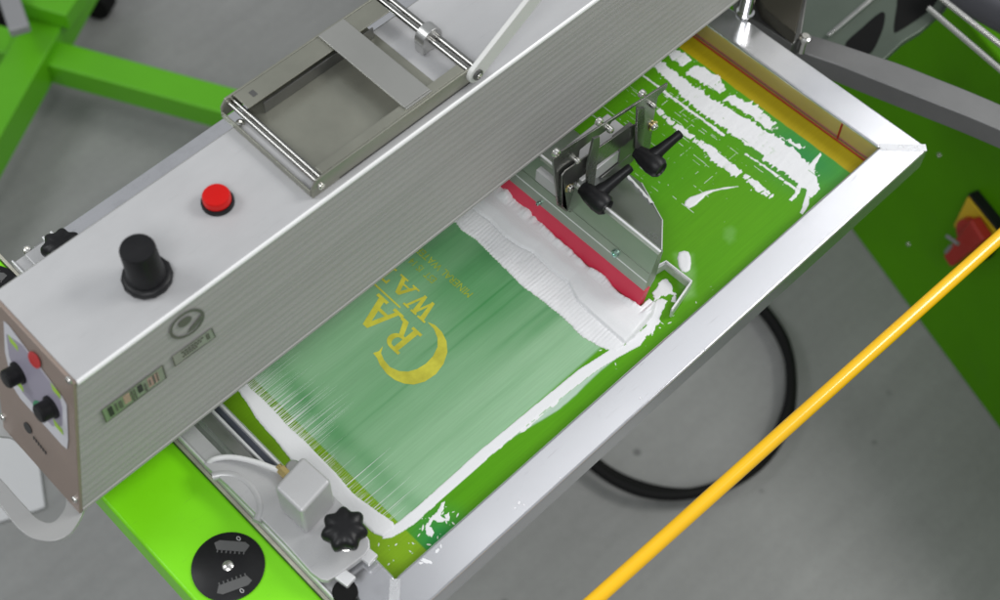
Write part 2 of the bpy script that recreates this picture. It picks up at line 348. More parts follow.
# thin film inside the stencil area
inp = sstep(PX0 - 0.0004, PX0 + 0.0008, GX) * sstep(PY0 - 0.003, PY0 + 0.001, GY) * sstep(0.33, 0.30, GY) * sstep(0.085, 0.075, GX)
st = fbm(GX * 3.0, GY * 75, 4); st2 = fbm(GX * 1.2 + 9, GY * 22, 3); cl = fbm(GX * 9 + 3, GY * 9, 4)
film = 0.54 + 0.30 * st + 0.42 * st2 + 0.22 * cl
film += 0.22 * sstep(-0.02, -0.105, GY) - 0.34 * sstep(-0.10, 0.0, GX) * sstep(-0.09, 0.02, GY)
film -= 0.30 * np.exp(-((GX - PX0 - 0.022 - 0.02 * fbm(GX * 2, GY * 14, 2)) / 0.011) ** 2) * (0.55 + 1.3 * np.clip(fbm(GX * 4, GY * 34, 3) + 0.2, -0.3, 0.6))
for yc, wd, x0_, dp in ((-0.0405, 0.0030, -0.05, 0.20), (-0.0075, 0.0016, -0.25, 0.13), (0.0085, 0.0012, -0.10, 0.18), (-0.052, 0.006, -0.02, 0.26), (-0.078, 0.0012, -0.25, 0.08)):
    film -= dp * np.exp(-((GY - yc - 0.0022 * fbm(GX * 14, GX * 0 + yc * 90, 2)) / wd) ** 2) * sstep(x0_ - 0.03, x0_ + 0.03, GX)
film = np.clip(film, 0.04, 0.98)
FC = np.array((0.048, 0.235, 0.068))[None, None] * (1 - film[..., None]) + np.array((0.325, 0.53, 0.33))[None, None] * film[..., None]
C = C * (1 - inp[..., None]) + FC * inp[..., None]
# pale film beside the near strip, and the smears
def film_patch(pts, col, k, soft=0.004, nz=0.004):
    global C
    sd = sdpoly(GX, GY, wpoly(pts)) + nz * fbm(GX * 40, GY * 120, 3)
    C = mixc(C, col, sstep(-soft, soft, sd) * k)
film_patch([(440, 490), (505, 438), (560, 392), (600, 365), (625, 352), (600, 372), (560, 408), (520, 433), (470, 470)], (0.50, 0.63, 0.55), 0.85, 0.0012, 0.003)
film_patch([(676, 255), (692, 255), (694, 295), (684, 300)], (0.35, 0.60, 0.25), 0.45, 0.006)
film_patch([(725, 229), (731, 227), (736, 231), (735, 240), (729, 244), (724, 238)], (0.25, 0.50, 0.16), 0.30, 0.004)
V, Fc, used = gridmesh(GX, GY, np.zeros_like(GX), np.ones((GX.shape[0] - 1, GX.shape[1] - 1), bool))
def mesh_mat():
    m = bpy.data.materials.new('screen_mesh'); m.use_nodes = True; N = m.node_tree.nodes; L = m.node_tree.links; b = N['Principled BSDF']
    at = N.new('ShaderNodeVertexColor'); at.layer_name = 'pigment'
    tc = N.new('ShaderNodeTexCoord'); mp = N.new('ShaderNodeMapping'); mp.inputs['Scale'].default_value = (0.25, 6.0, 1); L.new(tc.outputs['Object'], mp.inputs[0])
    nz = N.new('ShaderNodeTexNoise'); nz.inputs['Scale'].default_value = 90; nz.inputs['Detail'].default_value = 4; L.new(mp.outputs[0], nz.inputs['Vector'])
    mr = N.new('ShaderNodeMapRange'); mr.inputs[3].default_value = 0.88; mr.inputs[4].default_value = 1.13; L.new(nz.outputs[0], mr.inputs[0])
    vm = N.new('ShaderNodeVectorMath'); vm.operation = 'SCALE'; L.new(at.outputs[0], vm.inputs[0]); L.new(mr.outputs[0], vm.inputs['Scale'])
    L.new(vm.outputs[0], b.inputs['Base Color'])
    b.inputs['Roughness'].default_value = 0.42; b.inputs['Specular IOR Level'].default_value = 0.2
    n2 = N.new('ShaderNodeTexNoise'); n2.inputs['Scale'].default_value = 1500; L.new(tc.outputs['Object'], n2.inputs['Vector'])
    bp = N.new('ShaderNodeBump'); bp.inputs['Strength'].default_value = 0.12; bp.inputs['Distance'].default_value = 0.0006
    L.new(n2.outputs[0], bp.inputs['Height']); L.new(bp.outputs[0], b.inputs['Normal'])
    return m
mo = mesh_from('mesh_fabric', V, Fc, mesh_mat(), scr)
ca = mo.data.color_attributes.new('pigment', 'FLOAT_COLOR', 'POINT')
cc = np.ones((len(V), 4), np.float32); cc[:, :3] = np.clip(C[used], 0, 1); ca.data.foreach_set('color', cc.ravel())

# dried ink dabs on the near rail
dab = np.random.default_rng(3)
for (px, py, rr_) in ((437, 551, 0.0016), (441, 546, 0.0009), (426, 561, 0.0020), (421, 563, 0.0012), (515, 508, 0.0008), (519, 503, 0.0011), (524, 505, 0.0007), (640, 398, 0.0006), (705, 350, 0.0007), (560, 478, 0.0006)):
    c_ = atz(px, py, ZT); bm = new_bm(); a0 = dab.uniform(0, 3.1); st_ = dab.uniform(1.2, 3.2); P_ = []
    for k in range(14):
        t = 2 * math.pi * k / 14; q_ = rr_ * dab.uniform(0.6, 1.15); u_, v_ = math.cos(t) * q_ * st_, math.sin(t) * q_
        P_.append((c_.x + u_ * math.cos(a0) - v_ * math.sin(a0), c_.y + u_ * math.sin(a0) + v_ * math.cos(a0), ZT + 0.0001))
    prism(bm, P_, (0, 0, 0.0003)); obj('dried_ink', bm, M['inkplain'], scr, 0, False)
# red glue line at the foot of the far wall, and its tick
bm = new_bm(); box(bm, (XI1 - 0.0032, YI0 + 0.001, 0.0003), (XI1 - 0.0012, YI1 - 0.001, 0.0011)); obj('glue_line', bm, M['redline'], scr, 0, False)
bm = new_bm(); q = atp(843, 122, (XI1, 0, 0), (1, 0, 0)); box(bm, (XI1 - 0.0006, q.y - 0.0011, 0.001), (XI1 - 0.0001, q.y + 0.0011, 0.0265)); obj('marker_tick', bm, M['redline'], scr, 0, False)
bm = new_bm(); box(bm, (XI0 + 0.0005, YI0 + 0.001, 0.0003), (XI0 + 0.0035, YI0 + 0.026, 0.0012)); obj('glue_patch', bm, mat('rust_glue', (0.42, 0.08, 0.01), 0, 0.5, 0.3, 80), scr, 0, False)

# stencil lettering: sits in the mesh, text runs along +Y, its top faces -X
def letters(polys, ox, oy, sc, m, name, parent, zz=0.00012):
    """polys in letter space (lx right, ly up, cap height 1)"""
    bm = new_bm()
    for kk, P in enumerate(polys):
        vs = [bm.verts.new((ox - ly * sc[1], oy + lx * sc[0], zz + kk * 0.00004)) for lx, ly in P]
        try: f = bm.faces.new(vs)
        except Exception: pass
    bmesh.ops.triangulate(bm, faces=bm.faces[:])
    return obj(name, bm, m, parent, 0, False)
def box2(x0, y0, x1, y1): return [(x0, y0), (x1, y0), (x1, y1), (x0, y1)]
R_ = [box2(0.12, 0, 0.34, 1), box2(0, 0, 0.46, 0.10), box2(0, 0.90, 0.34, 1)]
arc = []; inn = []
for k in range(13):
    t = math.pi / 2 - math.pi * k / 12; arc.append((0.42 + 0.36 * math.cos(t), 0.72 + 0.28 * math.sin(t))); inn.append((0.42 + 0.15 * math.cos(t), 0.72 + 0.17 * math.sin(t)))
R_ += [[(0.30, 1.0), *arc, (0.30, 0.44), (0.30, 0.55), *inn[::-1], (0.30, 0.89)]]
R_ += [[(0.40, 0.46), (0.60, 0.48), (0.86, 0.12), (1.02, 0.10), (1.02, 0.0), (0.70, 0.0)]]
A_ = [[(0.40, 1), (0.60, 1), (0.96, 0.08), (0.74, 0.08)], [(0.40, 1), (0.50, 0.78), (0.22, 0.08), (0.08, 0.08)], box2(0.24, 0.30, 0.78, 0.40), box2(-0.06, 0, 0.34, 0.10), box2(0.62, 0, 1.08, 0.10)]
W_ = [[(0.02, 0.92), (0.24, 0.92), (0.42, 0.0), (0.28, 0.0)], [(0.28, 0.0), (0.38, 0.0), (0.60, 0.86), (0.50, 0.92)], [(0.46, 0.92), (0.66, 0.92), (0.84, 0.0), (0.70, 0.0)], [(0.70, 0.0), (0.80, 0.0), (1.04, 0.90), (0.94, 0.92)], box2(-0.08, 0.90, 0.34, 1.0), box2(0.42, 0.90, 0.72, 1.0), box2(0.84, 0.90, 1.14, 1.0)]
T_ = [box2(0.36, 0, 0.62, 0.95), box2(0.0, 0.88, 0.98, 1.0), box2(0, 0.70, 0.10, 0.90), box2(0.88, 0.70, 0.98, 0.90), box2(0.22, 0, 0.76, 0.10)]
prt = letters(R_, -0.0855, 0.0245, (0.029, 0.0335), M['stencil'], 'stencil_letter', scr)
letters(A_, -0.0840, 0.0555, (0.034, 0.0365), M['stencil'], 'stencil_letter', scr)
letters(W_, -0.0515, 0.0355, (0.0265, 0.0235), M['stencil'], 'stencil_letter', scr)
letters(A_, -0.0515, 0.0665, (0.0250, 0.0195), M['stencil'], 'stencil_letter', scr)
letters(T_, -0.0515, 0.0955, (0.0200, 0.0195), M['stencil'], 'stencil_letter', scr)
bm = new_bm(); box(bm, (-0.0808, 0.0640, 0.0001), (-0.0790, 0.150, 0.00022)); obj('stencil_rule', bm, M['stencil'], scr, 0, False)
outer = [(373, 353), (377, 358), (380, 365), (387, 374), (395, 380), (404, 383.5), (414, 384.5), (425, 381.5), (436, 374), (443.5, 364), (447.5, 352), (446.5, 341), (442, 332), (435, 325), (428, 322)]
inner = [(428, 322.5), (434, 329), (437.5, 338), (437.5, 347), (433, 356), (426, 363.5), (417, 369), (408, 371.5), (399, 371), (390, 367), (384, 360), (381, 353), (383, 346), (379, 351)]
def pface(name, rings, m, parent, z=0.0002):
    bm = new_bm()
    for pts in rings: bm.faces.new([bm.verts.new(atz(px, py, z)) for px, py in pts])
    bmesh.ops.triangulate(bm, faces=bm.faces[:]); return obj(name, bm, m, parent, 0, False)
pface('stencil_crescent', [outer + inner], M['stencil'], scr, 0.00014)
def text_obj(s, ox, oy, size, m, name, parent, rot=math.pi / 2, z=0.00016, offset=0.0, sx=1.0):
    cu = bpy.data.curves.new(name, 'FONT'); cu.body = s; cu.size = size; cu.offset = offset
    t = bpy.data.objects.new('tmp', cu); COL.objects.link(t); bpy.context.view_layer.update()
    me = bpy.data.meshes.new_from_object(t.evaluated_get(bpy.context.evaluated_depsgraph_get()))
    COL.objects.unlink(t); bpy.data.objects.remove(t)
    me.materials.clear(); me.materials.append(m)
    o = bpy.data.objects.new(name, me); COL.objects.link(o); me.transform(Matrix.Diagonal((sx, 1, 1, 1)))
    if parent: o.parent = parent; o.location = Vector((ox, oy, z)) - parent.location
    o.rotation_euler = (0, 0, rot)
    return o
text_obj('EST  IS 14', -0.0290, 0.0625, 0.0115, M['stencilpale'], 'stencil_line', scr, sx=0.80)
text_obj('MINERAL WATER', -0.0140, 0.0240, 0.0120, M['stencilpale'], 'stencil_line', scr, sx=0.88)

# ------------------------------------------------------------ white ink lying on the mesh (height fields)
h = 0.00065
ix = np.arange(XI0 + 0.001, XI1 - 0.001, h); iy = np.arange(YI0 + 0.0005, 0.118, h)
IX, IY = np.meshgrid(ix, iy)
def ragged(pts, amp=0.002, fx=60, fy=60, seed=0.0, o=4, z=0.0):
    return sdpoly(IX, IY, wpoly(pts, z)) + amp * 2 * fbm(IX * fx + seed, IY * fy + seed * 1.7, o)
def ink_object(name, H, label, group=None, kind=None, thr=-0.0002, zz=0.0, GXY=None, full=0.00028):
    IX, IY = GXY if GXY is not None else (globals()['IX'], globals()['IY'])
    keep = (H[:-1, :-1] > thr) | (H[1:, :-1] > thr) | (H[:-1, 1:] > thr) | (H[1:, 1:] > thr)
    V, Fc, u = gridmesh(IX, IY, np.clip(H, -0.0006, None) + zz, keep)
    o = mesh_from(name, V, Fc, M['ink'], None)
    ca_ = o.data.color_attributes.new('cover', 'FLOAT_COLOR', 'POINT'); k = np.clip((H[u] + 0.00003) / full, 0, 1); cv = np.ones((len(V), 4), np.float32); cv[:, :3] = (k ** 0.8)[:, None]; ca_.data.foreach_set('color', cv.ravel())
    tag(o, label, 'ink', group, kind); return o
def prof(sd, edge=0.0012, top=0.0009):
    """signed distance -> film height with rounded edge"""
    return np.where(sd > 0, top * np.sqrt(np.clip(sd / edge, 0, 1) * (2 - np.clip(sd / edge, 0, 1)) + 1e-9), sd * 0.7)

# A: heavy bead in front of the blade, plus the strip that runs down the near side
bead = [(440, 218), (456, 223), (462, 231), (476, 240), (492, 256), (508, 272), (522, 286), (545, 303), (563, 318), (582, 337), (604, 349), (616, 352), (634, 338), (652, 318), (656, 305), (648, 300), (640, 308), (620, 296), (606, 279), (585, 266), (570, 250), (556, 240), (540, 222), (520, 203), (505, 184), (480, 160)]
comb = 0.0009 * (np.abs(((IY * 230 + 9 * fbm(IY * 40, IX * 3, 2)) % 1) - 0.5) * 2 - 0.5) * (0.4 + 1.2 * vnoise(IY * 70, IX * 8))
sdA = ragged(bead, 0.0008, 140, 140, 3.0) + np.where(IX < 0.055, comb, 0)
crease = wpoly([(478, 214), (490, 222), (505, 238), (520, 248), (533, 254), (552, 272), (568, 284), (577, 302), (592, 316), (612, 334)])
cy_ = np.array([p[1] for p in crease])[::-1]; cx_ = np.array([p[0] for p in crease])[::-1]
xc = np.interp(IY, cy_, cx_); dc = IX - xc
rip = 0.5 + 0.5 * np.sin(IY * 1500 + 5 * fbm(IY * 50, IX * 30, 2))
low = 0.0016 + 0.00045 * rip * vnoise(IX * 60, IY * 120) + 0.0012 * fbm(IX * 60, IY * 90, 4) + 0.0016 * sstep(-0.020, -0.002, dc)
high = 0.0052 + 0.0012 * fbm(IX * 25, IY * 25, 3) + 0.0025 * sstep(0, 0.015, dc) + sstep(0.083, 0.094, IX) * (0.0018 + 0.012 * fbm(IY * 60, IX * 10, 5) - 0.004 * np.clip(fbm(IY * 330, IX * 30 + 9, 2), 0, 1))
tt = sstep(-0.0006, 0.0022, dc)
Hb = low * (1 - tt) + high * tt
notch = 0.0010 * np.exp(-((dc + 0.0006) / 0.0010) ** 2)
Hb = (Hb - notch)
eA = np.clip(sdA / 0.0045, 0, 1); HA = np.where(sdA > 0, Hb * np.sqrt(eA * (2 - eA) + 1e-9), sdA * 0.8)
strip = [(625, 346), (612, 349), (579, 370), (530, 410), (480, 451), (440, 487), (420, 505), (403, 519), (390, 529), (383, 538), (392, 537), (412, 525), (438, 502), (465, 478), (492, 454), (540, 414), (594, 372), (618, 357), (640, 345), (656, 318)]
sdB = ragged(strip, 0.0004, 180, 180, 8.0); HB = prof(sdB + 0.0006, 0.0012, 0.0011)
rag = [(640, 310), (655, 300), (662, 296), (668, 301), (660, 312), (662, 322), (650, 338), (632, 347), (615, 357), (598, 367), (600, 362), (625, 345), (645, 325)]
sdC = ragged(rag, 0.0045, 90, 90, 14.0, 5); HC = prof(sdC - 0.001, 0.0012, 0.0009)
edge2 = [(445, 486), (480, 456), (520, 430), (550, 405), (561, 397), (558, 404), (530, 428), (505, 446), (470, 470), (452, 488)]
HD = prof(ragged(edge2, 0.0035, 70, 160, 22.0, 5) - 0.0016, 0.0008, 0.0005)
cur = [(428, 500), (438, 492), (436, 508), (430, 512), (424, 512)]
splat = [(424, 520), (430, 512), (440, 512), (436, 524), (431, 530), (434, 537), (428, 538), (422, 530)]
curls = [[(437, 512), (441, 503), (446, 500), (444, 508), (440, 516), (446, 518), (451, 514), (449, 521), (441, 523), (434, 520), (430, 526), (434, 532), (432, 538), (426, 534), (425, 526), (430, 518)],
         [(424, 506), (432, 498), (440, 494), (436, 502), (430, 509)], [(444, 515), (449, 512), (450, 516), (446, 519)]]
HX = np.maximum.reduce([prof(ragged(c_, 0.0016, 260, 260, 30.0 + k_, 4) - 0.0002, 0.0008, 0.0006) for k_, c_ in enumerate(curls)])
HE = HX if True else prof(np.maximum(ragged(splat, 0.0035, 160, 160, 5.0, 4), ragged(cur, 0.0030, 200, 200, 9.0, 4)) - 0.0010, 0.0008, 0.0006)
lft = [(425, 506), (432, 497), (437, 502), (430, 515), (426, 520)]
# B: left band
band = [(228, 380), (238, 390), (246, 402), (256, 418), (275, 440), (293, 462), (305, 472), (318, 486), (331, 499), (345, 510), (358, 519), (374, 533), (384, 537), (396, 528), (393, 522), (378, 512), (364, 502), (352, 493), (337, 474), (323, 460), (308, 444), (295, 432), (281, 418), (266, 402), (250, 388), (240, 374)]
sdL = ragged(band, 0.0009, 60, 60, 31.0, 4); HL = prof(sdL, 0.003, 0.0016)
Hall = np.maximum.reduce([HA, HB, HC, HD, HE])
ink_object('ink_bead', Hall, 'thick white ink bead along the red blade, trailing down the near edge of the print')
# streaks dragged off the left band by the stroke
ink_object('ink_band', HL, 'white ink band along the left edge of the printed area beside the clamp block')
rs = np.random.default_rng(5); sbm = bmesh.new()
bandx = [(p[1], p[0]) for p in wpoly([(396, 528), (393, 522), (378, 512), (364, 502), (352, 493), (337, 474), (323, 460), (308, 444), (295, 432), (281, 418), (266, 402), (250, 388), (240, 376)])]; bandx.sort()
def one_streak(y, wdt, x0, ln, sk):
    K = 9; prev = None; ph = rs.uniform(0, 6)
    for k in range(K + 1):
        f_ = k / K; x = x0 + ln * f_; yc = y + sk * ln * f_ + 0.00010 * math.sin(ph + f_ * 5); w_ = wdt * (1 - 0.88 * f_ ** 0.8) * (0.8 + 0.4 * rs.random())
        cur_ = [sbm.verts.new((x, yc - w_, 0.00004)), sbm.verts.new((x, yc, 0.00004 + 0.5 * w_ + 0.00004)), sbm.verts.new((x, yc + w_, 0.00004))]
        if prev: sbm.faces.new((prev[0], cur_[0], cur_[1], prev[1])); sbm.faces.new((prev[1], cur_[1], cur_[2], prev[2]))
        prev = cur_
for k in range(420):
    y = -0.106 + 0.222 * rs.random() ** 0.8; up_ = np.clip((y + 0.03) / 0.09, 0, 1)
    if rs.random() > 0.40 + 0.60 * up_: continue
    x0 = float(np.interp(y, [q[0] for q in bandx], [q[1] for q in bandx])) - 0.0012
    long_ = rs.random() < (0.10 + 0.40 * up_)
    one_streak(y, rs.uniform(0.00009, 0.00024), x0, rs.uniform(0.007, 0.015) + (rs.uniform(0.008, 0.055) if long_ else 0), rs.uniform(-0.003, 0.003))
for y in (-0.0935, -0.083, -0.0715, -0.060, -0.047):
    x0 = float(np.interp(y, [q[0] for q in bandx], [q[1] for q in bandx])) - 0.001; one_streak(y, 0.00034, x0, rs.uniform(0.035, 0.06), rs.uniform(-0.01, 0.01))
tag(obj('ink_streaks', sbm, M['inkplain'], None), 'fine parallel white ink streaks dragged off the left band into the print', 'ink', None, 'stuff')
# C: smears on the green emulsion beyond the squeegee
def blotch(pts, amp, fx, fy, seed, bias=0.0):
    sd = sdpoly(IX, IY, wpoly(pts)); sp_ = fbm(IX * fx * 0.5 + seed, IY * fy * 3.2 + seed, 5)
    nz = 1.3 * fbm(IX * fx + seed, IY * fy + seed * 1.7, 5) + 1.5 * sp_ * sstep(-0.006, 0.0, sd) + 0.5 * fbm(IX * 300 + seed, IY * 300, 2)
    return np.minimum(sd, 0.004) + amp * nz - bias
def spikes(y, seed, f=420.0):
    a = vnoise(y * f + seed * 13.1, y * 0 + seed); b = vnoise(y * f * 2.7 + seed * 3.3, y * 0 + seed + 5); c = vnoise(y * f * 0.22 + seed, y * 0 + seed + 9)
    return (a ** 2.2) * 0.75 + 0.35 * b ** 2 * c + 0.5 * (c - 0.5)
def smear(lo, up, aL, aR, seed, hole=0.0, f=420.0):
    L_ = sorted([(p[1], p[0]) for p in wpoly(lo)]); U_ = sorted([(p[1], p[0]) for p in wpoly(up)])
    yl = [q[0] for q in L_]; yu = [q[0] for q in U_]; wob = 0.0012 * fbm(IX * 130, IY * 40 + seed, 2)
    yy = IY + 0.0012 * fbm(IX * 90 + seed, IY * 90, 3) + wob
    xl = np.interp(IY, yl, [q[1] for q in L_]) - aL * spikes(yy, seed, f) + aL * 0.3; xu = np.interp(IY, yu, [q[1] for q in U_]) + aR * spikes(yy, seed + 40, f) - aR * 0.3
    sd = np.minimum(IX - xl, xu - IX); lo_, hi_ = max(yl[0], yu[0]), min(yl[-1], yu[-1])
    sd = np.minimum(sd, np.minimum(IY - lo_, hi_ - IY) + 0.003 * fbm(IX * 200, IY * 60 + seed, 3))
    sd = np.minimum(sd, 0.003) + 0.0012 * fbm(IX * 330 + seed, IY * 330, 3)
    if hole: sd = sd - np.clip(fbm(IX * 60 + seed, IY * 330, 4) - (0.26 - hole), 0, 1) * 0.05
    return sd
sds = [smear([(640, 58), (653, 67), (677, 91), (701, 115), (719, 123), (734, 136), (755, 151), (776, 169), (794, 182), (806, 192), (812, 197)], [(650, 52), (665, 64), (689, 82), (710, 97), (731, 109), (752, 121), (776, 136), (800, 154), (812, 167), (818, 180), (820, 190)], 0.007, 0.006, 1.0, 0.0),
       smear([(684, 74), (700, 82), (712, 90), (721, 95)], [(690, 64), (706, 68), (718, 78), (727, 88)], 0.006, 0.005, 3.0, 0.02, 330),
       smear([(668, 55), (676, 62), (682, 68)], [(675, 48), (684, 53), (692, 60)], 0.006, 0.004, 5.0, 0.05, 330),
       smear([(722, 101), (738, 112), (752, 120), (768, 132)], [(732, 92), (748, 102), (762, 112), (776, 123)], 0.010, 0.010, 7.0, 0.03, 300),
       smear([(766, 128), (782, 138), (800, 150)], [(769, 127), (785, 137), (802, 147)], 0.001, 0.009, 9.0, 0.05, 260),
       smear([(655, 110), (668, 124), (682, 134), (696, 144)], [(660, 108), (672, 120), (688, 131), (700, 141)], 0.002, 0.003, 11.0, 0.10),
       smear([(694, 142), (704, 152), (716, 164), (728, 173), (736, 178)], [(702, 140), (714, 148), (726, 157), (736, 166), (744, 174)], 0.005, 0.004, 13.0, 0.05),
       smear([(738, 174), (750, 184), (762, 194), (770, 199)], [(744, 173), (756, 181), (768, 190), (775, 195)], 0.003, 0.003, 15.0, 0.06),
       smear([(642, 76), (662, 92), (684, 108), (706, 124), (724, 137)], [(644, 75), (664, 90), (686, 106), (708, 122), (727, 136)], 0.0016, 0.0014, 17.0, 0.07),
       smear([(742, 153), (762, 166), (782, 181), (798, 192)], [(745, 153), (764, 165), (784, 179), (801, 191)], 0.0018, 0.0014, 19.0, 0.08)]
drip = [(808, 180), (814, 184), (811, 196), (808, 206), (803, 215), (799, 213), (803, 203), (806, 192)]
drip2 = [(796, 186), (803, 184), (799, 194), (792, 202), (789, 200), (794, 193)]
tail = [(806, 168), (815, 158), (821, 151), (822, 155), (816, 164), (812, 176)]
for k_, q_ in enumerate((drip, drip2, tail)): sds.append(ragged(q_, 0.0012, 200, 200, 3.0 + k_, 3) - 0.0003)
sdM = np.maximum.reduce(sds)
lines_ = wpoly([(742, 118), (768, 140)]); chn = (fbm(IX * 420, IY * 26, 2) > 0.30) & (fbm(IX * 30 + 7, IY * 30, 2) > 0.02)
sdM = np.where(chn, np.minimum(sdM, -0.0002), sdM)
near_ = sdM > -0.006
sdSp = np.where(near_, (fbm(IX * 160 + 40, IY * 420, 3) + 0.5 * fbm(IX * 30, IY * 22, 2) - 0.36) * 0.006, -0.001)
fine = np.full(IX.shape, -0.001)
for k in range(46):
    xc_ = rs.uniform(0.215, 0.36); y0 = rs.uniform(-0.09, 0.09); ln = rs.uniform(0.015, 0.06)
    sd = rs.uniform(0.00018, 0.0004) - np.abs(IX - xc_ - 0.0015 * fbm(IY * 50 + k, IX * 0 + k, 2)); sd = np.minimum(sd, np.minimum(IY - y0, y0 + ln - IY)) - 0.0006 * (vnoise(IY * 260 + k * 3, IX * 40) > 0.62)
    fine = np.maximum(fine, sd)
for k in range(34):
    yc_ = rs.uniform(-0.075, 0.06); x0 = rs.uniform(0.20, 0.37); ln = rs.uniform(0.005, 0.03)
    sd = rs.uniform(0.00015, 0.0003) - np.abs(IY - yc_); sd = np.minimum(sd, np.minimum(IX - x0, x0 + ln - IX)) - 0.0006 * (vnoise(IX * 300 + k * 5, IY * 40) > 0.6)
    fine = np.maximum(fine, sd)
fine = np.where(fbm(IX * 40, IY * 40, 2) > -0.02, fine, -0.001)
HM = prof(np.maximum(sdM, np.maximum(sdSp, fine)), 0.0010, 0.0005)
HM = np.where(HM > 0, HM * np.clip(0.80 + 1.5 * fbm(IX * 34, IY * 150, 4) + 0.7 * fbm(IX * 260, IY * 120, 3), 0.12, 1.5), HM)
ink_object('ink_smear', HM, 'broad ragged white ink smear across the green mesh near the far right rail', None, None)
d1 = [(684, 206), (685, 201), (690, 197), (698, 194), (705, 191), (712, 189.5), (722, 187.8), (734, 186.3), (746, 185.6), (734, 187.8), (722, 190), (713, 192.3), (706, 196), (701, 201), (695, 206), (689, 208.5)]
ink_object('ink_drop', prof(ragged(d1, 0.0006, 90, 90, 4, 3) - 0.0003, 0.002, 0.0011), 'comet shaped white ink drop on green mesh to the right of the black lever handles')
d2 = [(679, 252.5), (684, 250.8), (688.5, 252), (690.5, 257), (691.2, 264), (690, 270), (686, 272.5), (681, 271.5), (678, 266), (677.3, 258)]
ink_object('ink_drop', prof(ragged(d2, 0.0006, 60, 60, 7, 3), 0.004, 0.0016), 'stubby white ink drop on green mesh just above the bent wire guard')
d3 = [(655, 288), (662, 280), (668, 279), (672, 286), (678, 294), (677, 304), (672, 303), (670, 295), (662, 297), (655, 305), (648, 312)]
H3 = prof(ragged(d3, 0.0038, 150, 150, 12, 4) - 0.0010, 0.0012, 0.0010)
ink_object('ink_clot', H3, 'small ragged white ink clot inside the bend of the squeegee end guard')

# specks
rs = np.random.default_rng(21); HP = np.full(IX.shape, -0.001)
def specks(n, x0, x1, y0, y1, r0, r1, stretch=1.0):
    global HP
    for k in range(n):
        cx, cy, r = rs.uniform(x0, x1), rs.uniform(y0, y1), rs.uniform(r0, r1); a = rs.uniform(0, 3.14)
        m_ = (np.abs(IX - cx) < 0.006) & (np.abs(IY - cy) < 0.006)
        dx = (IX[m_] - cx); dy = (IY[m_] - cy); u = dx * math.cos(a) + dy * math.sin(a); v_ = -dx * math.sin(a) + dy * math.cos(a)
        HP[m_] = np.maximum(HP[m_], (r - np.hypot(u / (1 + 2 * rs.random() * stretch), v_)) * 0.6)
specks(26, -0.235, -0.195, -0.152, -0.118, 0.0003, 0.0010, 1.5)
specks(14, -0.275, -0.24, -0.15, -0.112, 0.0003, 0.0008)
specks(18, 0.02, 0.19, -0.15, -0.11, 0.0003, 0.0009, 1.6)
specks(40, 0.16, 0.36, -0.10, 0.05, 0.0002, 0.0005, 0.6)
ink_object('ink_specks', HP, 'tiny white ink specks spattered over the green mesh', None, 'stuff')

# ------------------------------------------------------------ print arm
YA = 0.0615; YB = 0.1790; AT = 0.258; AB = 0.080; XE = 1.30
def xend(z): return -0.4095 + (AT - z) / (AT - AB) * (-0.0440)
arm = thing('print_arm', (-0.43, 0.125, AB), 'long ribbed silver arm with control panel, knob and red lamp, crossing over the screen', 'machine arm')
# ribbed profile, swept along X with a slanted left end
prf = []
def wall(y, sgn, zs):
    out = []
    for z, d in zs: out.append((y + sgn * d, z))
    return out
groove = []
z = AT - 0.006; rsx = random.Random(3)
lines = []
z0 = AT - 0.0115
while z0 > AB + 0.006:
    k_ = rsx.choice((1, 2, 2, 3)); st0 = rsx.uniform(0.0016, 0.0024)
    for k in range(k_): lines.append(z0 - k * st0)
    z0 -= k_ * st0 + rsx.uniform(0.0028, 0.0060)
lines.sort(reverse=True)
front = [(YA + 0.0052, AT)]
for k in range(9):
    t = math.pi / 2 + math.pi * 0.62 * k / 8; front.append((YA + 0.0022 + 0.0030 * math.cos(t), AT - 0.0022 + 0.0030 * math.sin(t)))
front += [(YA + 0.0010, AT - 0.0062)]
for lz in lines:
    front += [(YA + 0.0010, lz + 0.0006), (YA + 0.00082, lz + 0.0002), (YA + 0.0010, lz - 0.0002)]
front += [(YA + 0.0010, AB + 0.004), (YA, AB + 0.003), (YA, AB)]
back = [(YB, AB), (YB, AT - 0.003), (YB - 0.003, AT)]
pr_ = front + back
bm = new_bm()
A_v = [bm.verts.new((xend(z) + 0.002, y, z)) for y, z in pr_]; B_v = [bm.verts.new((XE, y, z)) for y, z in pr_]; n = len(pr_)
for i in range(n): bm.faces.new((A_v[i], A_v[(i + 1) % n], B_v[(i + 1) % n], B_v[i]))
bm.faces.new(A_v[::-1]); bm.faces.new(B_v)
hs = obj('housing', bm, [M['arm'], M['armtop'], M['bead']], arm, 0, True, angle=22)
for p in hs.data.polygons: p.use_smooth = p.center.z > AT - AB - 0.0065
for p in hs.data.polygons:
    if p.normal.z > 0.95: p.material_index = 1
    elif p.center.z > AT - AB - 0.0060 and p.center.y < YA - arm.location.y + 0.006 and abs(p.normal.x) < 0.5: p.material_index = 2
